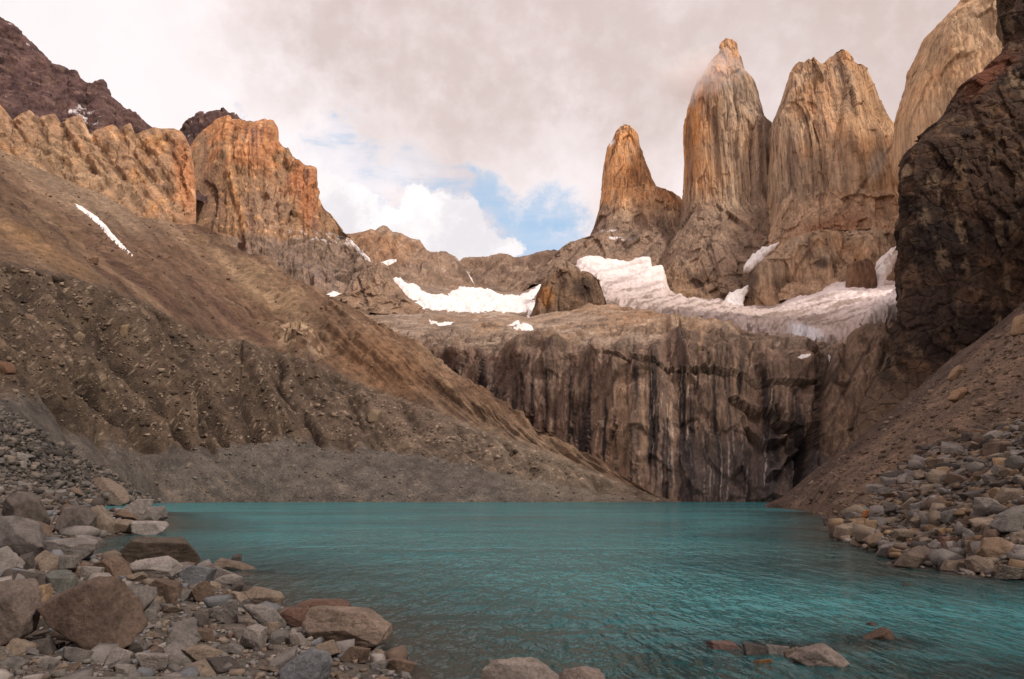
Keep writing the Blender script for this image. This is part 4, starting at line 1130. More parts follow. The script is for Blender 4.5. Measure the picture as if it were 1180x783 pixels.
def ground_h(x, y):
    sd = sdist(x, y, lake_pts)                      # + inside the lake
    P = np.stack([x, y, 0 * x], -1)
    dl = np.maximum(-sd, 0)
    base = np.minimum(dl, 9) * 0.11
    left = sm(x, -16, -26)
    right = sm(x, 16, 24) * sm(y, 14, 26)
    base += left * np.maximum(dl - 10, 0) * 0.34 + right * np.maximum(dl - 0.5, 0) * 0.55
    base += (1 - left) * (1 - right) * np.maximum(dl - 9, 0) * 0.06
    bed = -np.maximum(sd, 0) * 0.16
    bed = np.maximum(bed, -0.25 - np.maximum(sd - 2.0, 0) * 0.33)
    h = np.where(sd > 0, np.maximum(bed, -9.0), base)
    h += fbm(P / 9, 4) * np.clip(0.22 + 0.03 * dl, 0, 1.2) * np.where(sd > 0, np.clip(1 - sd / 25, 0, 1), np.clip(dl / 2, 0, 1))
    h += fbm(P / 1.7, 4) * 0.10
    # shoals under the surface, bottom right, and the spit on the left
    for cx, cy, rx, ry, top in ((6.6, 17.6, 2.6, 0.9, -0.12), (9.0, 18.2, 1.6, 1.2, -0.15), (10, 14.5, 4, 1.6, -0.25), (-13.2, 33, 3.2, 1.4, 0.02), (-12.5, 30.5, 4.5, 1.6, -0.15), (-2.2, 15.6, 1.6, 2.2, -0.10), (18, 33, 3, 1.2, -.12)):
        w = 1 - sm(np.sqrt(((x - cx) / rx) ** 2 + ((y - cy) / ry) ** 2), 0.4, 1.3)
        h = np.where(sd > 0, h + (np.maximum(h, top) - h) * w, h)
    return h


def build_ground():
    xs = np.unique(np.concatenate([np.linspace(-30, 34, 470), np.linspace(-95, -30, 200), np.linspace(34, 130, 60), np.linspace(-300, -95, 40), np.linspace(130, 300, 20)]))
    ys = np.unique(np.concatenate([np.linspace(-60, 6, 60), np.linspace(6, 62, 460), np.linspace(62, 130, 180), np.linspace(130, 420, 60)]))
    X, Y = np.meshgrid(xs, ys)
    Z = ground_h(X, Y)
    far = sm(Y, 120, 190)
    Z = Z * (1 - far) + np.minimum(Z, -3) * far
    Z = np.where((X > 30) & (Y > 60), np.minimum(Z, 2.0), Z)
    P = np.stack([X, Y, Z], -1)
    n = fbm(P / 3, 5); n2 = fbm(P / .5, 3)
    c = np.broadcast_to(lin(88, 80, 73, 1.1), P.shape).copy()
    c = paint(c, lin(112, 100, 90, 1.1), sm(n, 0.05, 0.5)); c = paint(c, lin(66, 54, 46, 1.15), sm(n2, 0.1, 0.6) * 0.6)
    wet = sm(Z, 0.16, 0.02)
    c = c * (1 - 0.45 * wet)[..., None]
    c = paint(c, lin(78, 68, 56, 1.0), sm(Z, 0, -0.2) * 0.8)
    me = np_mesh('ground', P.reshape(-1, 3), grid_faces(*X.shape), c.reshape(-1, 3))
    o = link('ground', me, M_ground); tag(o, 'brown gravel and dirt of the near shore and lake bed', 'ground', kind='structure')
    # the land all round, out to the horizon
    R = 9000
    me2 = np_mesh('terrain', np.array([[-R, -R, -14], [R, -R, -14], [R, R, -14], [-R, R, -14]]), np.array([[0, 1, 2, 3]]), np.tile(lin(100, 84, 70), (4, 1)))
    o2 = link('terrain', me2, M_talus); tag(o2, 'wide brown valley floor below everything', 'terrain', kind='structure')
    return o


o_gr = build_ground()


# ------------------------------------------------------------------ water
def build_water():
    xs = np.unique(np.concatenate([np.linspace(-34, 34, 300), np.linspace(-220, -34, 80), np.linspace(34, 200, 60)]))
    ys = np.unique(np.concatenate([np.linspace(8, 70, 260), np.geomspace(70, 420, 90)]))
    X, Y = np.meshgrid(xs, ys)
    dep = -ground_h(X, Y); dep = np.where(Y > 150, 9, dep)
    V = np.stack([X, Y, 0 * X], -1).reshape(-1, 3)
    me = np_mesh('lake_water', V, grid_faces(*X.shape), None, attrs={'water_depth': np.clip(dep, -0.2, 9).ravel()})
    m = bpy.data.materials.new('lake water'); m.use_nodes = True
    t = m.node_tree; t.nodes.clear(); b = NB(t)
    out = b.n('ShaderNodeOutputMaterial')
    pos = b.n('ShaderNodeNewGeometry').outputs['Position']
    dp = b.n('ShaderNodeAttribute', attribute_name='water_depth').outputs['Fac']
    # milky body: rock flour hides the bed within about a metre
    nn = b.noise(b.vmath('MULTIPLY', pos, (0.02, 0.06, 1)), 1.0, 4)
    body = b.mix(b.maprange(nn.outputs['Fac'], 0.35, 0.65), (0.030, 0.156, 0.172), (0.044, 0.200, 0.212))
    dif = b.n('ShaderNodeBsdfDiffuse'); b.link(body, dif.inputs['Color'])
    tr = b.n('ShaderNodeBsdfTransparent')
    tint = b.mix(b.maprange(dp, 0, 2.0), (0.85, 0.93, 0.90), (0.12, 0.50, 0.48)); b.link(tint, tr.inputs['Color'])
    op = b.maprange(dp, 0.02, 1.9, 0.10, 1.0, False)
    mx = b.n('ShaderNodeMixShader'); b.link(op, mx.inputs[0]); b.link(tr.outputs[0], mx.inputs[1]); b.link(dif.outputs[0], mx.inputs[2])
    gl = b.n('ShaderNodeBsdfGlossy'); gl.inputs['Roughness'].default_value = 0.05
    # ripples
    p2 = b.vmath('MULTIPLY', pos, (1.0, 0.62, 1.0))
    r1 = b.noise(b.vmath('MULTIPLY', pos, (1.0, 0.36, 1.0)), 4.6, 2, 0.5, 0.4); r2 = b.noise(b.vmath('MULTIPLY', pos, (1.0, 0.5, 1.0)), 9.0, 1, 0.5, 0.3)
    r3 = b.noise(b.vmath('MULTIPLY', pos, (1.0, 0.34, 1.0)), 1.9, 2, 0.5, 0.3); r4 = b.noise(b.vmath('MULTIPLY', pos, (1.0, 0.34, 1.0)), 0.6, 2, 0.5, 0.2)
    hh = b.math('ADD', b.math('ADD', b.math('MULTIPLY', r1.outputs['Fac'], 0.17), b.math('MULTIPLY', r2.outputs['Fac'], 0.03)), b.math('ADD', b.math('MULTIPLY', r3.outputs['Fac'], 0.36), b.math('MULTIPLY', r4.outputs['Fac'], 0.62)))
    wind = b.noise(b.vmath('MULTIPLY', pos, (0.03, 0.05, 1)), 1.0, 4, 0.6, 0.5)
    hh = b.math('MULTIPLY', hh, b.maprange(wind.outputs['Fac'], 0.35, 0.65, 0.65, 1.5))
    bp = b.n('ShaderNodeBump'); bp.inputs['Strength'].default_value = 1.0; bp.inputs['Distance'].default_value = 1.0
    b.link(hh, bp.inputs['Height']); b.link(bp.outputs[0], gl.inputs['Normal'])
    fr = b.n('ShaderNodeFresnel'); fr.inputs['IOR'].default_value = 1.33; b.link(bp.outputs[0], fr.inputs['Normal'])
    fac = b.math('MINIMUM', fr.outputs[0], 0.8)
    mx2 = b.n('ShaderNodeMixShader'); b.link(fac, mx2.inputs[0]); b.link(mx.outputs[0], mx2.inputs[1]); b.link(gl.outputs[0], mx2.inputs[2])
    b.link(mx2.outputs[0], out.inputs[0])
    o = link('lake_water', me, m)
    tag(o, 'calm rippled turquoise water of the glacial lake', 'water', kind='structure')
    return o


o_w = build_water()

# ------------------------------------------------------------------ ray casting on the land
def bvh_of(objs):
    V = []; F = []; off = 0
    for o in objs:
        me = o.data; n = len(me.vertices)
        co = np.empty(n * 3, np.float32); me.vertices.foreach_get('co', co); V.append(co.reshape(-1, 3))
        lv = np.empty(len(me.loops), np.int32); me.loops.foreach_get('vertex_index', lv); F.append(lv.reshape(-1, 4) + off); off += n
    V = np.concatenate(V); F = np.concatenate(F)
    return BVHTree.FromPolygons(V.tolist(), F.tolist())


BV = bvh_of([o_gr, o_rs, o_ls])


def hit(px, py):
    r = ray(px, py)
    h = BV.ray_cast(Vector((0, 0, EYE)), Vector(r))
    return h[0]


def ground_at(x, y):
    h = BV.ray_cast(Vector((x, y, 400)), Vector((0, 0, -1)))
    return h[0]


# ------------------------------------------------------------------ boulders
_ico = {}


def ico(level):
    if level not in _ico:
        bm = bmesh.new(); bmesh.ops.create_icosphere(bm, subdivisions=level, radius=1.0)
        V = np.array([v.co[:] for v in bm.verts]); F = np.array([[v.index for v in f.verts] for f in bm.faces]); bm.free()
        _ico[level] = (V / np.linalg.norm(V, axis=1)[:, None], F)
    return _ico[level]


def rock_shape(seed, level=4, outline=None, flat=1.0, soft=90.0, rough=0.028, nplanes=None, yaw=None):
    """an angular block: a sphere cut by planes (softly, as worn edges), then roughened. Returned in a unit box standing on z = 0"""
    rs = np.random.RandomState(seed)
    D, F = ico(level)
    N = []; d = []
    if outline is not None:
        pts = np.array(outline, float); pts[:, 1] *= -1
        lo, hi = pts.min(0), pts.max(0); pts = (pts - lo) / (hi - lo) - 0.5
        cen = pts.mean(0); pts -= cen
        ar = 0.5 * np.sum(pts[:, 0] * np.roll(pts[:, 1], -1) - np.roll(pts[:, 0], -1) * pts[:, 1])
        if ar < 0: pts = pts[::-1]
        for k in range(len(pts)):
            a, b = pts[k], pts[(k + 1) % len(pts)]
            e = b - a; n2 = np.array([e[1], -e[0]]); n2 /= np.linalg.norm(n2) + 1e-9
            off = float(n2 @ a)
            tl = rs.uniform(-0.35, 0.35)
            n = np.array([n2[0], tl, n2[1]]); L = np.linalg.norm(n); N.append(n / L); d.append(max(off, 0.06) / L)
        for s in (-1, 1):
            for _ in range(3):
                n = np.array([rs.uniform(-.55, .55), s, rs.uniform(-.5, .65)]); n /= np.linalg.norm(n); N.append(n); d.append(rs.uniform(0.28, 0.42))
    else:
        k = nplanes or rs.randint(4, 8)
        for q in range(k):
            n = rs.normal(size=3); n /= np.linalg.norm(n); N.append(n); d.append(rs.uniform(0.62, 0.92))
        for ax in range(3):
            for s in (-1, 1):
                n = np.zeros(3); n[ax] = s; n += rs.normal(size=3) * 0.28; n /= np.linalg.norm(n); N.append(n); d.append(rs.uniform(0.5, 0.8))
    N = np.array(N); d = np.array(d)
    dot = D @ N.T
    inv = np.maximum(dot, 0) / d                       # 1/r for each plane
    r = 1.0 / (np.power(np.power(inv, soft).sum(1), 1.0 / soft) + 1e-6)
    V = D * r[:, None]
    V = V * (1 + rough * 1.6 * fbm(V * 2.6 + seed, 4)[:, None] + rough * fbm(V * 9 + seed, 3)[:, None])
    if level >= 4: V = V - D * (rough * 0.9 * np.maximum(0, ridged(V * 3.3 + seed, 3) - 0.35))[:, None]
    if yaw is not None or outline is None:
        a = yaw if yaw is not None else 0
        V = V @ np.array([[math.cos(a), math.sin(a), 0], [-math.sin(a), math.cos(a), 0], [0, 0, 1]])
    lo, hi = V.min(0), V.max(0)
    V = (V - lo) / (hi - lo); V[:, 0] -= 0.5; V[:, 1] -= 0.5
    return V, F


KB = 0.92
GREY = lin(114, 106, 101, KB); PALE = lin(134, 124, 117, KB); TAN = lin(124, 108, 94, KB); BROWN = lin(100, 82, 70, KB); DARK = lin(80, 71, 66, KB); BLUE = lin(106, 105, 107, KB); RUST = lin(102, 77, 66, KB); ORNG = lin(156, 98, 56, KB); OCH = lin(136, 112, 88, KB)
NAMEC = dict(grey=GREY, pale=PALE, tan=TAN, brown=BROWN, dark=DARK, blue=BLUE, rust=RUST, orange=ORNG, ochre=OCH)
PLACED = []


def hero(x0, y0, x1, y1, color, label, outline=None, seed=None, dz=0.75, level=None, sink=0.10, waterline=False, name='boulder', group=None, cat='boulder', yhint=None):
    seed = seed if seed is not None else int(x0 * 7 + y0 * 13) % 9973
    w = x1 - x0; cx = (x0 + x1) / 2
    if yhint is not None: G = Vector(tuple(float(t) for t in un(cx, y1, yhint)))
    elif waterline: G = Vector(tuple(float(t) for t in onz(cx, y1 - 0.5, 0.0)))
    else:
        G = hit(cx, y1 - 0.08 * (y1 - y0))
        if G is None: return
    if level is None: level = 6 if w > 60 else (5 if w > 24 else 4)
    Yc = G.y
    for _ in range(3):
        A = un(x0, (y0 + y1) / 2, Yc); B = un(x1, (y0 + y1) / 2, Yc)
        W = float(B[0] - A[0]); T_ = float(un(cx, y0, Yc)[2])
        H = max(T_ - G.z, 0.12 * W)
        Dp = min(max(0.55 * W, 0.9 * min(H, W)), W) * dz / 0.75
        Yc = G.y + 0.42 * Dp
    V, F = rock_shape(seed, level, outline, yaw=None)
    X = float((un(x0, y1, Yc)[0] + un(x1, y1, Yc)[0]) / 2)
    zb = G.z - sink * H - (0.15 if waterline else 0)
    me = np_mesh(name, V, F, smooth=False)
    o = link(name, me, M_boulder)
    o.location = (X, Yc, zb); o.scale = (W, Dp, T_ - zb)
    c = NAMEC[color] if isinstance(color, str) else color
    rs = np.random.RandomState(seed); c = c * rs.uniform(0.9, 1.1)
    o.color = (float(c[0]), float(c[1]), float(c[2]), 1)
    # bake the stretch so the surface texture is not stretched
    V2 = V * np.array([W, Dp, T_ - zb]); me.vertices.foreach_set('co', V2.astype(np.float32).ravel()); me.update(); o.scale = (1, 1, 1)
    tag(o, label, cat, group)
    PLACED.append((x0, y0, x1, y1))
    return o


H = hero
# left shore, the big ones
H(38, 663, 153, 762, (lin(100, 82, 71, KB)), 'largest brown boulder in the left foreground, a leaning triangular slab', outline=[(38, 704), (60, 690), (117, 663), (126, 668), (153, 742), (140, 750), (122, 762), (100, 757), (75, 728)], seed=31, level=6, dz=.6)
H(126, 674, 174, 726, 'grey', 'grey angular boulder leaning right behind the brown triangular slab', outline=[(126, 680), (165, 674), (174, 692), (150, 726), (140, 720)], seed=5, level=5)
H(-26, 668, 33, 752, (lin(104, 90, 82, KB)), 'tall rounded grey-brown boulder cut by the left edge, beside the triangular slab', outline=[(-26, 680), (0, 668), (18, 678), (33, 712), (30, 740), (10, 752), (-26, 752)], seed=77, level=5)
H(-30, 630, 16, 676, 'pale', 'pale boulder at the left edge, above the tall rounded one', outline=[(-30, 640), (-5, 630), (10, 645), (16, 664), (8, 676), (-30, 676)], seed=12)
H(-14, 594, 60, 648, (lin(100, 92, 88, KB)), 'long grey slab sloping down to the right at the left edge', outline=[(-14, 594), (10, 596), (46, 616), (60, 640), (50, 648), (-14, 624)], seed=14, level=5)
H(3, 566, 52, 613, (lin(92, 82, 76, KB)), 'rounded dark grey boulder behind the long sloping slab', outline=[(3, 590), (12, 574), (24, 566), (40, 574), (52, 596), (44, 612), (8, 604)], seed=18, level=5)
H(61, 582, 106, 621, (lin(98, 88, 82, KB)), 'blocky grey-brown boulder on the left shore, left half of a touching pair', outline=[(61, 604), (66, 586), (96, 582), (106, 600), (102, 618), (84, 621), (66, 616)], seed=21, level=5)
H(96, 582, 128, 621, 'tan', 'lighter tan boulder on the left shore, right half of a touching pair', outline=[(96, 586), (106, 582), (128, 604), (126, 620), (100, 618)], seed=22, level=5)
H(54, 620, 112, 648, 'grey', 'low grey block in front of the touching pair of boulders', outline=[(54, 622), (90, 620), (112, 626), (108, 638), (96, 648), (62, 640)], seed=24)
H(143, 618, 233, 655, (lin(84, 72, 62, KB)), 'large dark brown boulder lying in the water off the left shore', outline=[(143, 630), (156, 619), (212, 622), (230, 638), (233, 648), (216, 655), (158, 650), (146, 640)], seed=26, level=6, waterline=True, dz=.7)
H(100, 550, 146, 584, (lin(116, 100, 88, KB)), 'long smooth tan slab tilted down to the right at the foot of the rubble slope', outline=[(100, 552), (116, 550), (140, 568), (146, 580), (140, 584), (112, 572)], seed=28)
H(142, 575, 174, 594, 'pale', 'pale wedge of rock where the rubble meets the far water', seed=41)
H(160, 583, 190, 602, 'grey', 'grey rock at the very tip of the rubble point on the left', seed=42, waterline=True)
H(128, 598, 152, 616, 'tan', 'small tan flat-topped rock near the inlet, next to the touching pair', seed=43)
H(150, 600, 190, 617, 'pale', 'flat pale rock on the waterline beyond the dark wet boulder', seed=44, waterline=True)
H(114, 640, 150, 668, 'brown', 'brown pyramid-shaped rock just behind the dark wet boulder', outline=[(114, 648), (126, 640), (136, 645), (150, 668), (134, 666), (118, 660)], seed=45)
H(150, 641, 206, 669, 'pale', 'pale grey rounded boulder in front of the dark wet boulder', outline=[(150, 656), (160, 645), (192, 641), (204, 650), (206, 664), (190, 669), (156, 666)], seed=46, level=5)
H(172, 666, 209, 699, 'brown', 'brown block with a dark face in the middle of the left shore', outline=[(172, 674), (184, 666), (206, 674), (209, 686), (200, 699), (180, 690)], seed=47)
H(206, 651, 246, 675, 'blue', 'blue-grey lumpy boulder near the water on the left shore', seed=48)
H(242, 651, 272, 674, 'grey', 'grey ribbed rock at the water, right of the blue-grey boulder', seed=49)
H(215, 669, 243, 698, 'brown', 'brown angular rock right of the block with a dark face', seed=50)
H(52, 657, 86, 686, (lin(96, 94, 88, KB)), 'greenish grey angular rock peeking over the top of the triangular slab', seed=51)
H(8, 657, 48, 684, 'dark', 'dark grey boulder above the ochre wedge', seed=52)
H(27, 673, 57, 704, 'ochre', 'small ochre wedge-shaped rock left of the triangular slab', seed=53)
H(91, 652, 119, 671, 'pale', 'small rounded pale rock behind the peak of the triangular slab', seed=54)
H(40, 634, 66, 658, 'tan', 'tan splintered rock under the end of the long sloping slab', seed=55)
H(14, 636, 42, 660, 'dark', 'dark broken rock below the long sloping slab', seed=56)
H(62, 640, 92, 662, 'grey', 'slanting grey block between the sloping slab and the low grey block', seed=57)
H(122, 746, 153, 771, 'pale', 'pale cube-like rock at the foot of the triangular slab', seed=58)
H(150, 752, 198, 778, 'pale', 'pale flat-sided rock in the foreground, right of the cube-like one', seed=59)
H(281, 676, 324, 705, 'tan', 'tan rectangular boulder on the waterline left of the reddish slabs', outline=[(281, 684), (290, 676), (316, 682), (324, 690), (320, 705), (296, 698)], seed=60)
H(278, 695, 327, 728, 'grey', 'grey boulder with a sunken face below the tan rectangular one', outline=[(278, 700), (292, 695), (314, 700), (327, 716), (324, 728), (300, 722)], seed=61)
H(322, 700, 362, 727, 'rust', 'reddish-brown slab on the left of the big pale shore boulder', outline=[(322, 708), (334, 700), (362, 702), (360, 716), (340, 727), (324, 720)], seed=62)
H(338, 691, 402, 712, 'rust', 'flat rust-red slab lying behind the big pale shore boulder', outline=[(338, 700), (360, 692), (386, 692), (402, 700), (400, 712), (342, 710)], seed=63)
H(346, 698, 448, 750, (lin(126, 108, 96, KB)), 'biggest pale tan boulder on the shore, right beside the water', outline=[(346, 722), (354, 704), (364, 699), (424, 704), (436, 716), (448, 726), (444, 742), (420, 748), (392, 750), (360, 744)], seed=64, level=6, dz=.65)
H(276, 720, 304, 753, 'pale', 'upright pale stone on the gravel left of the blue-grey angular rock', seed=65)
H(322, 748, 380, 790, 'blue', 'blue-grey sharp-edged rock at the bottom, below the big pale boulder', outline=[(322, 774), (344, 756), (358, 748), (374, 752), (380, 766), (374, 790), (330, 790)], seed=66, level=5)
H(240, 690, 275, 722, 'grey', 'grey pyramid rock in the middle of the left gravel', outline=[(240, 712), (262, 691), (272, 692), (275, 720), (262, 722)], seed=67)
H(217, 704, 239, 726, 'dark', 'small dark rock left of the grey pyramid', seed=68)
H(304, 716, 322, 734, 'tan', 'small rounded tan rock above the blue-grey sharp rock', seed=69)
H(333, 728, 354, 748, 'pale', 'small bright rock against the left side of the big pale boulder', seed=70)
H(362, 738, 392, 762, 'tan', 'slanted tan rock under the front of the big pale boulder', seed=71)
H(391, 744, 426, 765, 'brown', 'brown wedge propped under the right front of the big pale boulder', seed=72)
H(443, 757, 481, 778, 'brown', 'low brown slab at the water, right of the big pale boulder', outline=[(443, 762), (456, 757), (481, 766), (474, 778), (448, 776)], seed=73)
H(428, 762, 446, 775, 'grey', 'small grey cobble next to the low brown slab', seed=74)
H(208, 744, 252, 768, 'tan', 'split tan rock lying flat on the gravel of the left foreground', seed=75)
H(222, 724, 248, 742, 'brown', 'brown rock with a flat top below the small dark rock', seed=76)
H(30, 776, 320, 850, (lin(120, 114, 106, KB)), 'long flat pale rock along the bottom edge of the view', outline=[(30, 784), (80, 777), (200, 776), (300, 781), (320, 800), (320, 850), (30, 850)], seed=78, level=6, yhint=9.3, dz=.35)
H(551, 757, 646, 830, (lin(124, 112, 104, KB)), 'pale grey boulder rising from the bottom edge in the middle', outline=[(551, 790), (562, 762), (568, 759), (590, 757), (618, 761), (646, 783), (646, 830), (551, 830)], seed=79, level=6, yhint=13.4, dz=.5)
H(644, 769, 704, 830, (lin(122, 106, 98, KB)), 'smaller grey-tan boulder at the bottom edge, touching the pale one on its left', outline=[(644, 783), (650, 771), (672, 769), (700, 780), (704, 830), (644, 830)], seed=80, level=5, yhint=13.8, dz=.5)
# in the shallows
GW = 'rocks breaking the surface at the lower right'
H(815, 737, 853, 749, (lin(102, 80, 74, KB)), 'flat reddish rock barely above the water, leftmost in the shallows', seed=81, waterline=True, group=GW, dz=1)
H(857, 742, 886, 756, 'dark', 'dark wet flat rock between the reddish one and the pale ones', seed=82, waterline=True, group=GW, dz=1)
H(882, 742, 908, 755, 'grey', 'grey knob of rock adjoining the dark wet flat one', seed=83, waterline=True, group=GW)
H(902, 744, 922, 759, 'tan', 'small tan rock touching the left end of the large pale water rock', seed=84, waterline=True, group=GW)
H(914, 743, 974, 769, (lin(126, 112, 104, KB)), 'large flat pale rock standing out of the shallow water', outline=[(914, 756), (926, 747), (952, 743), (964, 748), (974, 760), (962, 766), (946, 769), (928, 764)], seed=85, waterline=True, group=GW, level=5)
H(862, 757, 893, 765, (lin(132, 92, 62, KB)), 'orange rock just breaking the surface in front of the pale rocks', seed=86, waterline=True, group=GW, dz=1)
H(985, 723, 1028, 738, (lin(84, 66, 56, KB)), 'brown low rock in the water, right of the large flat pale one', outline=[(985, 736), (1008, 728), (1020, 723), (1028, 729), (1026, 738)], seed=87, waterline=True, group=GW)
H(999, 716, 1012, 722, 'dark', 'tiny dark tip of rock in the water behind the brown low rock', seed=88, waterline=True, group=GW)
H(1040, 671, 1050, 676, 'dark', 'tiny dark rock alone in the water near the right shore', seed=89, waterline=True, group=GW)
H(242, 643, 299, 657, (lin(112, 96, 84, KB)), 'low tan spit of rock awash near the left shore', outline=[(242, 650), (252, 644), (276, 648), (299, 655), (280, 657), (246, 656)], seed=90, waterline=True, dz=1)
H(266, 638, 279, 648, 'dark', 'small dark stone on the end of the tan spit', seed=91, waterline=True)
# right shore
H(1024, 629, 1084, 657, (lin(98, 84, 74, KB)), 'wide wedge-shaped boulder at the water on the right shore', outline=[(1024, 654), (1046, 636), (1064, 629), (1076, 632), (1084, 650), (1076, 657), (1050, 657)], seed=101, level=5)
H(1129, 619, 1172, 649, (lin(124, 102, 84, KB)), 'tan block-shaped boulder close to the right edge', outline=[(1129, 638), (1138, 621), (1156, 619), (1172, 630), (1166, 646), (1150, 649), (1132, 646)], seed=102, level=5)
H(1115, 640, 1154, 665, (lin(118, 102, 90, KB)), 'smooth rounded grey-tan boulder at the waterline below the tan block', outline=[(1115, 645), (1126, 640), (1148, 646), (1154, 660), (1140, 665), (1120, 660)], seed=103, level=5)
H(1145, 580, 1210, 620, (lin(116, 108, 102, KB)), 'largest grey slab-sided boulder cut by the right edge', outline=[(1145, 612), (1158, 594), (1182, 580), (1210, 578), (1210, 620), (1158, 620)], seed=104, level=5)
H(1152, 652, 1215, 670, (lin(106, 96, 88, KB)), 'low grey boulder at the water by the right edge', seed=105)
H(991, 614, 1037, 634, (lin(118, 98, 82, KB)), 'broad low tan boulder at the tip of the right shore', outline=[(991, 624), (1004, 616), (1028, 614), (1037, 624), (1030, 633), (1002, 634)], seed=106)
H(1034, 609, 1053, 626, 'tan', 'small tan block behind the right end of the broad low boulder', seed=107)
H(992, 586, 1016, 598, 'orange', 'bright orange rock at the head of the right rubble point', seed=108)
H(996, 597, 1016, 615, 'ochre', 'ochre upright rock just below the bright orange one', seed=109)
H(1031, 577, 1053, 587, 'ochre', 'flat ochre rock right of the bright orange one', seed=110)
H(1050, 575, 1085, 594, 'grey', 'grey slab with a flat face in the middle of the right rubble', seed=111)
H(1049, 588, 1087, 609, 'tan', 'large tan slab tilted towards the lake in the right rubble', seed=112, outline=[(1049, 600), (1060, 592), (1082, 588), (1087, 600), (1078, 606), (1056, 609)])
H(1086, 586, 1108, 606, 'grey', 'upright grey rock right of the large tilted tan slab', seed=113)
H(1126, 573, 1154, 602, 'pale', 'pale grey pointed slab left of the largest grey boulder', seed=114)
H(1090, 536, 1128, 555, 'grey', 'long grey slab lying high in the right rubble', outline=[(1090, 551), (1104, 543), (1124, 536), (1128, 542), (1108, 554)], seed=115)
H(1052, 524, 1074, 542, 'pale', 'pale tilted slab at the upper left of the right rubble', seed=116)
H(1017, 549, 1037, 563, 'pale', 'pale rock standing alone on the scree above the right rubble point', seed=117)
H(1144, 536, 1166, 550, 'grey', 'grey flat rock near the top of the right rubble', seed=118)
H(1118, 596, 1150, 619, 'tan', 'tan slab leaning above the tan block-shaped boulder', seed=119)
H(1082, 618, 1112, 634, 'rust', 'reddish rock behind the wide wedge-shaped boulder', seed=120)
H(1085, 645, 1112, 660, 'tan', 'thin tan slab at the waterline right of the wide wedge', seed=121)
H(1092, 632, 1111, 648, 'dark', 'dark square rock above the thin waterline slab', seed=122)
H(1100, 579, 1122, 590, 'pale', 'pale flat rock in the middle of the right rubble', seed=123)
H(1162, 525, 1186, 545, 'grey', 'grey block at the right edge near the top of the rubble', seed=124)
H(1171, 632, 1200, 655, 'pale', 'pale grey boulder at the right edge beside the tan block', seed=125)
H(1066, 604, 1090, 616, 'ochre', 'orange-brown flat rock beneath the large tilted tan slab', seed=126)
H(977, 589, 996, 604, 'grey', 'grey pointed rock left of the bright orange one', seed=127)
H(962, 602, 990, 624, 'tan', 'cracked tan slab at the outermost point of the right shore', seed=128)
H(948, 596, 967, 606, 'dark', 'dark low rock sticking out furthest from the right shore', seed=129, waterline=True)
H(1101, 608, 1120, 618, 'blue', 'small bluish rock in the right rubble', seed=130)
H(1144, 563, 1172, 575, 'grey', 'grey slab above the largest grey boulder', seed=131)
H(1108, 622, 1132, 640, 'tan', 'tan angular rock left of the tan block-shaped boulder', seed=132)
H(1095, 446, 1116, 463, (lin(150, 120, 94, KB)), 'tan boulder alone on the upper right scree', seed=133, outline=[(1095, 460), (1104, 450), (1114, 446), (1116, 450), (1104, 463)])
H(1093, 421, 1111, 439, (lin(144, 116, 92, KB)), 'tilted tan boulder at the foot of the dark cliff', seed=134, outline=[(1093, 436), (1106, 422), (1111, 424), (1098, 439)])
H(1167, 363, 1190, 386, (lin(150, 122, 96, KB)), 'tan boulder at the top of the scree by the right edge', seed=135)
H(1139, 522, 1156, 532, 'tan', 'small tan rock on the scree near the upper edge of the rubble', seed=136)
# on the left slope
H(134, 373, 148, 391, (lin(130, 108, 86, KB)), 'pale rock perched on the crest of the eroded moraine', seed=141)
H(81, 383, 95, 396, (lin(140, 120, 100, KB)), 'tan rock half buried in the face of the eroded moraine', seed=142)
H(-8, 416, 13, 437, (lin(104, 76, 60, KB)), 'brown boulder on the moraine at the left edge', seed=143)
H(422, 472, 440, 488, (lin(132, 112, 92, KB)), 'tan rock group in the middle of the moraine slope', seed=144)
H(87, 415, 97, 422, (lin(140, 120, 104, KB)), 'small pale rock below the half-buried tan one on the moraine', seed=145)
H(103, 296, 112, 304, (lin(104, 76, 58, KB)), 'small dark rock on the brown talus above the moraine', seed=146)


# ------------------------------------------------------------------ countless smaller stones
PROTO = [rock_shape(500 + k, 4, rough=0.03) for k in range(18)]
PROTO_ME = [np_mesh('boulder', (V - np.array([0, 0, 0.5])), F, smooth=False) for V, F in PROTO]
for m_ in PROTO_ME: m_.materials.append(M_boulder)
def hull_rock(seed, n):
    """a small broken stone: the hull of a few points on a lopsided box"""
    rs = np.random.RandomState(seed); bm = bmesh.new()
    p = rs.uniform(-1, 1, size=(n, 3)); p /= np.abs(p).max(1)[:, None] ** 0.8; p[:, 2] *= rs.uniform(.6, 1)
    for q in p: bm.verts.new(q)
    r = bmesh.ops.convex_hull(bm, input=bm.verts)
    bmesh.ops.delete(bm, geom=[g for g in r['geom_interior'] if isinstance(g, bmesh.types.BMVert)], context='VERTS')
    bmesh.ops.triangulate(bm, faces=bm.faces)
    bm.verts.index_update(); V = np.array([v.co[:] for v in bm.verts]); F = np.array([[v.index for v in f.verts] for f in bm.faces]); bm.free()
    lo, hi = V.min(0), V.max(0); V = (V - lo) / (hi - lo); V[:, :2] -= 0.5
    return V, F


LOW = [hull_rock(700 + k, 14) for k in range(24)]
LOW1 = [hull_rock(800 + k, 9) for k in range(24)]

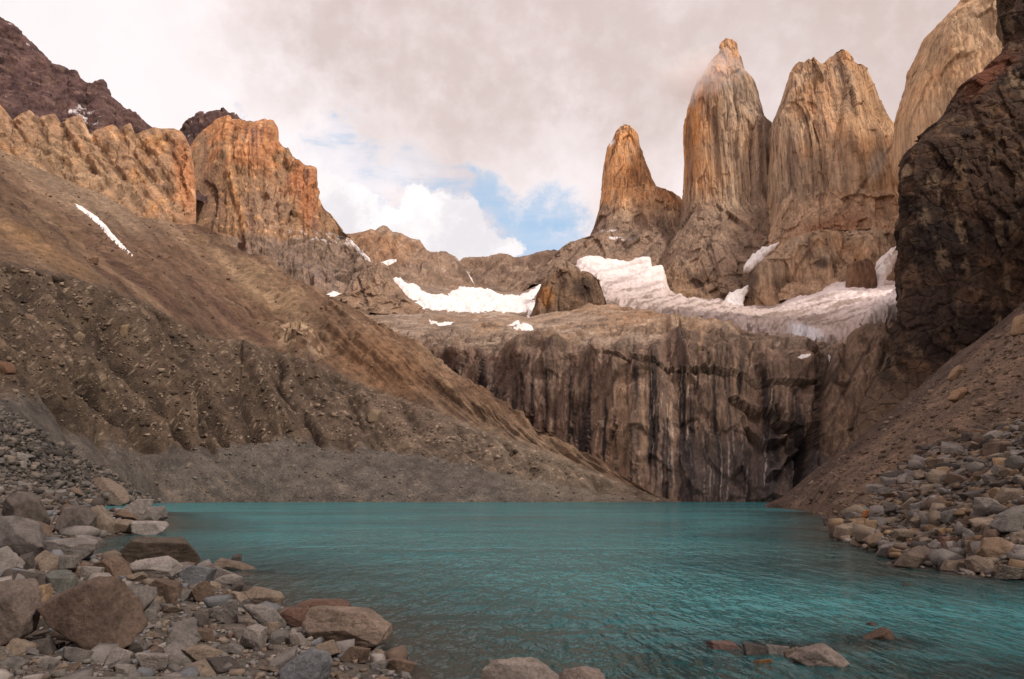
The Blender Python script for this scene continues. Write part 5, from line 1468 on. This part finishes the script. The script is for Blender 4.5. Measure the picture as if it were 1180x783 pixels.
Z_LEFT = [(-60, 560), (0, 556), (60, 560), (120, 574), (188, 582), (190, 602), (140, 616), (112, 624), (108, 640), (170, 650), (232, 656), (262, 668), (284, 684), (320, 697), (362, 712), (438, 742), (462, 766), (486, 800), (-60, 800)]
Z_TALUS = [(-60, 480), (0, 470), (40, 492), (80, 520), (130, 548), (188, 580), (120, 586), (60, 582), (-60, 580)]
Z_RIGHT = [(952, 604), (968, 594), (992, 580), (1020, 560), (1050, 528), (1085, 508), (1120, 500), (1180, 484), (1280, 460), (1280, 690), (1180, 668), (1110, 664), (1083, 657), (1028, 655), (1034, 642), (992, 632), (962, 622)]
Z_LOWSCREE = [(0, 442), (60, 470), (110, 505), (160, 522), (200, 518), (330, 510), (480, 522), (600, 545), (720, 570), (768, 579), (188, 579), (130, 548), (60, 505), (0, 470)]
Z_MOR = [(-60, 300), (0, 305), (120, 336), (275, 403), (400, 440), (560, 503), (700, 555), (600, 548), (400, 515), (200, 516), (60, 470), (-60, 430)]
Z_RSCREE = [(893, 583), (960, 535), (1035, 476), (1100, 420), (1180, 356), (1280, 280), (1280, 470), (1180, 490), (1100, 505), (1030, 550), (960, 598)]
Z_BEACH = [(160, 700), (340, 740), (480, 800), (-60, 800), (0, 740)]
Z_SHOAL = [(780, 722), (1060, 716), (1180, 740), (1180, 800), (740, 800)]
Z_UP = [(0, 175), (240, 265), (400, 355), (560, 455), (500, 470), (275, 400), (120, 334), (0, 303)]
rng = random.Random(11)
STONES = []     # (x, y, z, size, kind zone)


def scatter(zone, n, smin, smax, alpha, tagz, power=2.2):
    xs = [p[0] for p in zone]; ys = [p[1] for p in zone]
    k = 0; tries = 0
    Z = np.array(zone)
    while k < n and tries < n * 6:
        tries += 1
        px = rng.uniform(min(xs), max(xs)); py = rng.uniform(min(ys), max(ys))
        if not bool(inside(np.array(px), np.array(py), zone)): continue
        G = hit(px, py)
        if G is None: continue
        if G.z < -0.35 and tagz != 'shoal': continue
        u = rng.random(); s = smin * (1 - u * (1 - (smin / smax) ** power)) ** (-1.0 / power)        # px size
        dist = math.hypot(G.x, G.y)
        STONES.append((G.x, G.y, G.z, s * dist / FPX, s, tagz, px, py)); k += 1


scatter(Z_LEFT, 2000, 3.5, 34, 1, 'left', 1.7)
scatter(Z_TALUS, 3600, 2.2, 11, 1, 'talus')
scatter(Z_RIGHT, 4200, 3.0, 24, 1, 'right', 1.9)
scatter(Z_LOWSCREE, 800, 1.0, 4.5, 1, 'fine')
scatter(Z_MOR, 2600, 1.2, 7, 1, 'moraine')
scatter(Z_RSCREE, 2600, 1.2, 7, 1, 'fine_right')
scatter(Z_BEACH, 1500, 1.5, 7, 1, 'pebble')
scatter([(1280, 470), (1560, 380), (1560, 700), (1280, 680)], 1500, 4.0, 30, 1, 'right', 1.9)
scatter(Z_SHOAL, 260, 4, 26, 1, 'shoal', 1.6)
scatter(Z_UP, 700, 0.9, 3.6, 1, 'upper')
PAL = {'left': [GREY, PALE, TAN, BROWN, DARK, GREY, BLUE], 'talus': [lin(104, 96, 90, KB), lin(88, 80, 74, KB), lin(116, 104, 94, KB), lin(70, 62, 58, KB)], 'right': [GREY, TAN, PALE, OCH, TAN, DARK, BROWN, GREY],
       'fine': [lin(118, 106, 96, KB), lin(96, 84, 74, KB)], 'moraine': [lin(128, 108, 92, KB), lin(104, 86, 72, KB), lin(150, 130, 112, KB), lin(78, 64, 54, KB)], 'fine_right': [lin(124, 102, 84, KB), lin(98, 80, 68, KB), lin(142, 122, 104, KB)],
       'pebble': [GREY, PALE, TAN, BROWN, DARK], 'shoal': [lin(84, 68, 54, KB), lin(66, 56, 46, KB)], 'upper': [lin(140, 112, 84, KB), lin(90, 66, 50, KB)]}


def covered(px, py, s):
    for (a, b_, c_, d_) in PLACED:
        if a + 0.1 * (c_ - a) < px < c_ - 0.1 * (c_ - a) and b_ + 2 < py < d_ - 1: return True
    return False


big = [q for q in STONES if q[5] in ('left', 'right', 'talus') and -5 < q[6] < 1185 and q[7] < 783 and q[2] > -0.15 and not covered(q[6], q[7], q[4])]
big.sort(key=lambda q: -q[4])
N_IND = 190
bigset = set(id(q) for q in big[:N_IND])
CN = {0: 'grey', 1: 'pale grey', 2: 'tan', 3: 'brown', 4: 'dark grey', 5: 'ochre', 6: 'bluish grey'}
CC = {0: GREY, 1: PALE, 2: TAN, 3: BROWN, 4: DARK, 5: OCH, 6: BLUE}
WHERE = {'left': ('in the rubble of the left shore', 'rocks strewn over the left shore'), 'right': ('in the rubble of the right shore', 'rocks heaped on the right shore'), 'talus': ('in the coarse rubble above the left shore', 'rocks in the rubble slope on the left')}
for q in big[:N_IND]:
    me = PROTO_ME[rng.randrange(len(PROTO_ME))]
    o = bpy.data.objects.new('boulder', me); COL.objects.link(o)
    s = q[3]
    sx, sy, sz = s * rng.uniform(.9, 1.35), s * rng.uniform(.75, 1.1), s * rng.uniform(.45, .8)
    o.scale = (sx, sy, sz); o.rotation_euler = (rng.uniform(-.35, .35), rng.uniform(-.35, .35), rng.uniform(0, 6.28))
    o.location = (q[0], q[1] + sy * .2, q[2] + sz * 0.22)
    ci = rng.choice([0, 0, 1, 2, 2, 3, 4] if q[5] == 'left' else ([0, 1, 2, 2, 3, 5, 4] if q[5] == 'right' else [0, 0, 4, 1]))
    k = rng.uniform(.85, 1.15); c = CC[ci] * k; o.color = (float(c[0]), float(c[1]), float(c[2]), 1)
    w, g = WHERE[q[5]]
    shape = 'flat' if sz < 0.55 * s else 'blocky'
    # nothing tells the rubble blocks of one colour and shape apart
    tag(o, 'small %s %s rock %s' % (CN[ci], shape, w), 'rock', g + ', ' + CN[ci] + ' ' + shape)
    PLACED.append((q[6] - q[4] * .3, q[7] - q[4] * .3, q[6] + q[4] * .3, q[7] + q[4] * .1))

rest = {}
for q in STONES:
    if id(q) not in bigset: rest.setdefault(q[5], []).append(q)
STUFF = {'left': ('rubble', 'loose small rocks between the boulders of the left shore'), 'talus': ('rubble', 'coarse grey rubble on the slope above the left shore'), 'right': ('rubble', 'tumbled small rocks between the boulders of the right shore'),
         'fine': ('gravel', 'stones scattered over the fine grey scree at the water'), 'moraine': ('gravel', 'stones embedded in the eroded brown moraine'), 'fine_right': ('gravel', 'stones scattered over the right scree slope'),
         'pebble': ('gravel', 'pebbles and cobbles on the near gravel'), 'shoal': ('rubble', 'brown stones lying under the shallow water'), 'upper': ('gravel', 'stones dotting the upper brown talus')}
nr = np.random.RandomState(3)
for z, lst in rest.items():
    Vs, Fs, Cs = [], [], []; off = 0
    for q in lst:
        V, F = (LOW if q[4] > 4 else LOW1)[nr.randint(24)]
        s = q[3]; V = V - np.array([0, 0, .5])
        sc = np.array([nr.uniform(.9, 1.4), nr.uniform(.7, 1.1), nr.uniform(.45, .85)]) * s
        a, b_ = nr.uniform(0, 6.28), nr.uniform(-.4, .4)
        Rz = np.array([[math.cos(a), -math.sin(a), 0], [math.sin(a), math.cos(a), 0], [0, 0, 1]]); Rx = np.array([[1, 0, 0], [0, math.cos(b_), -math.sin(b_)], [0, math.sin(b_), math.cos(b_)]])
        W = (V * sc) @ Rx.T @ Rz.T + np.array([q[0], q[1], q[2] + sc[2] * 0.28 * (1 if z != 'shoal' else -1.0)])
        Vs.append(W); Fs.append(F + off); off += len(V)
        c = PAL[z][nr.randint(len(PAL[z]))] * nr.uniform(.8, 1.2)
        Cs.append(np.tile(c, (len(V), 1)))
    me = np_mesh(STUFF[z][0], np.concatenate(Vs), np.concatenate(Fs), np.concatenate(Cs), smooth=False)
    o = link(STUFF[z][0], me, M_rubble); tag(o, STUFF[z][1], 'stones', kind='stuff')


# ------------------------------------------------------------------ wisp of cloud at the middle tower
def wisp():
    c0 = un(803, 84, 1285); rad = np.array([120, 60, 85.0])
    V, F = ico(3)
    me = np_mesh('cloud_wisp', V * rad, F)
    m = bpy.data.materials.new('cloud wisp'); m.use_nodes = True
    t = m.node_tree; t.nodes.clear(); b = NB(t)
    out = b.n('ShaderNodeOutputMaterial'); vp = b.n('ShaderNodeVolumePrincipled')
    vp.inputs['Color'].default_value = (1.0, 0.96, 0.95, 1); vp.inputs['Anisotropy'].default_value = 0.1
    p = b.n('ShaderNodeTexCoord').outputs['Object']
    q = b.vmath('MULTIPLY', p, tuple(1.0 / r for r in rad))
    ln = b.vmath('LENGTH', q, out=1)
    nz = b.noise(b.vmath('MULTIPLY', p, (0.7, 1, 1.0)), 0.022, 6, 0.62, 0.4)
    f = b.math('ADD', b.math('SUBTRACT', 1.0, ln), b.math('MULTIPLY', b.math('SUBTRACT', nz.outputs['Fac'], 0.56), 2.6))
    dn = b.math('MULTIPLY', b.maprange(f, 0.0, 1.0), 0.030)
    dn = b.math('MULTIPLY', dn, b.maprange(ln, 1.0, 0.75))
    b.link(dn, vp.inputs['Density']); b.link(vp.outputs[0], out.inputs['Volume'])
    o = link('cloud_wisp', me, m); o.location = tuple(float(q) for q in c0)
    tag(o, 'thin wisp of mist drifting across the tip of the tallest tower', 'cloud', kind='stuff')


wisp()
print('objects', len(bpy.data.objects))
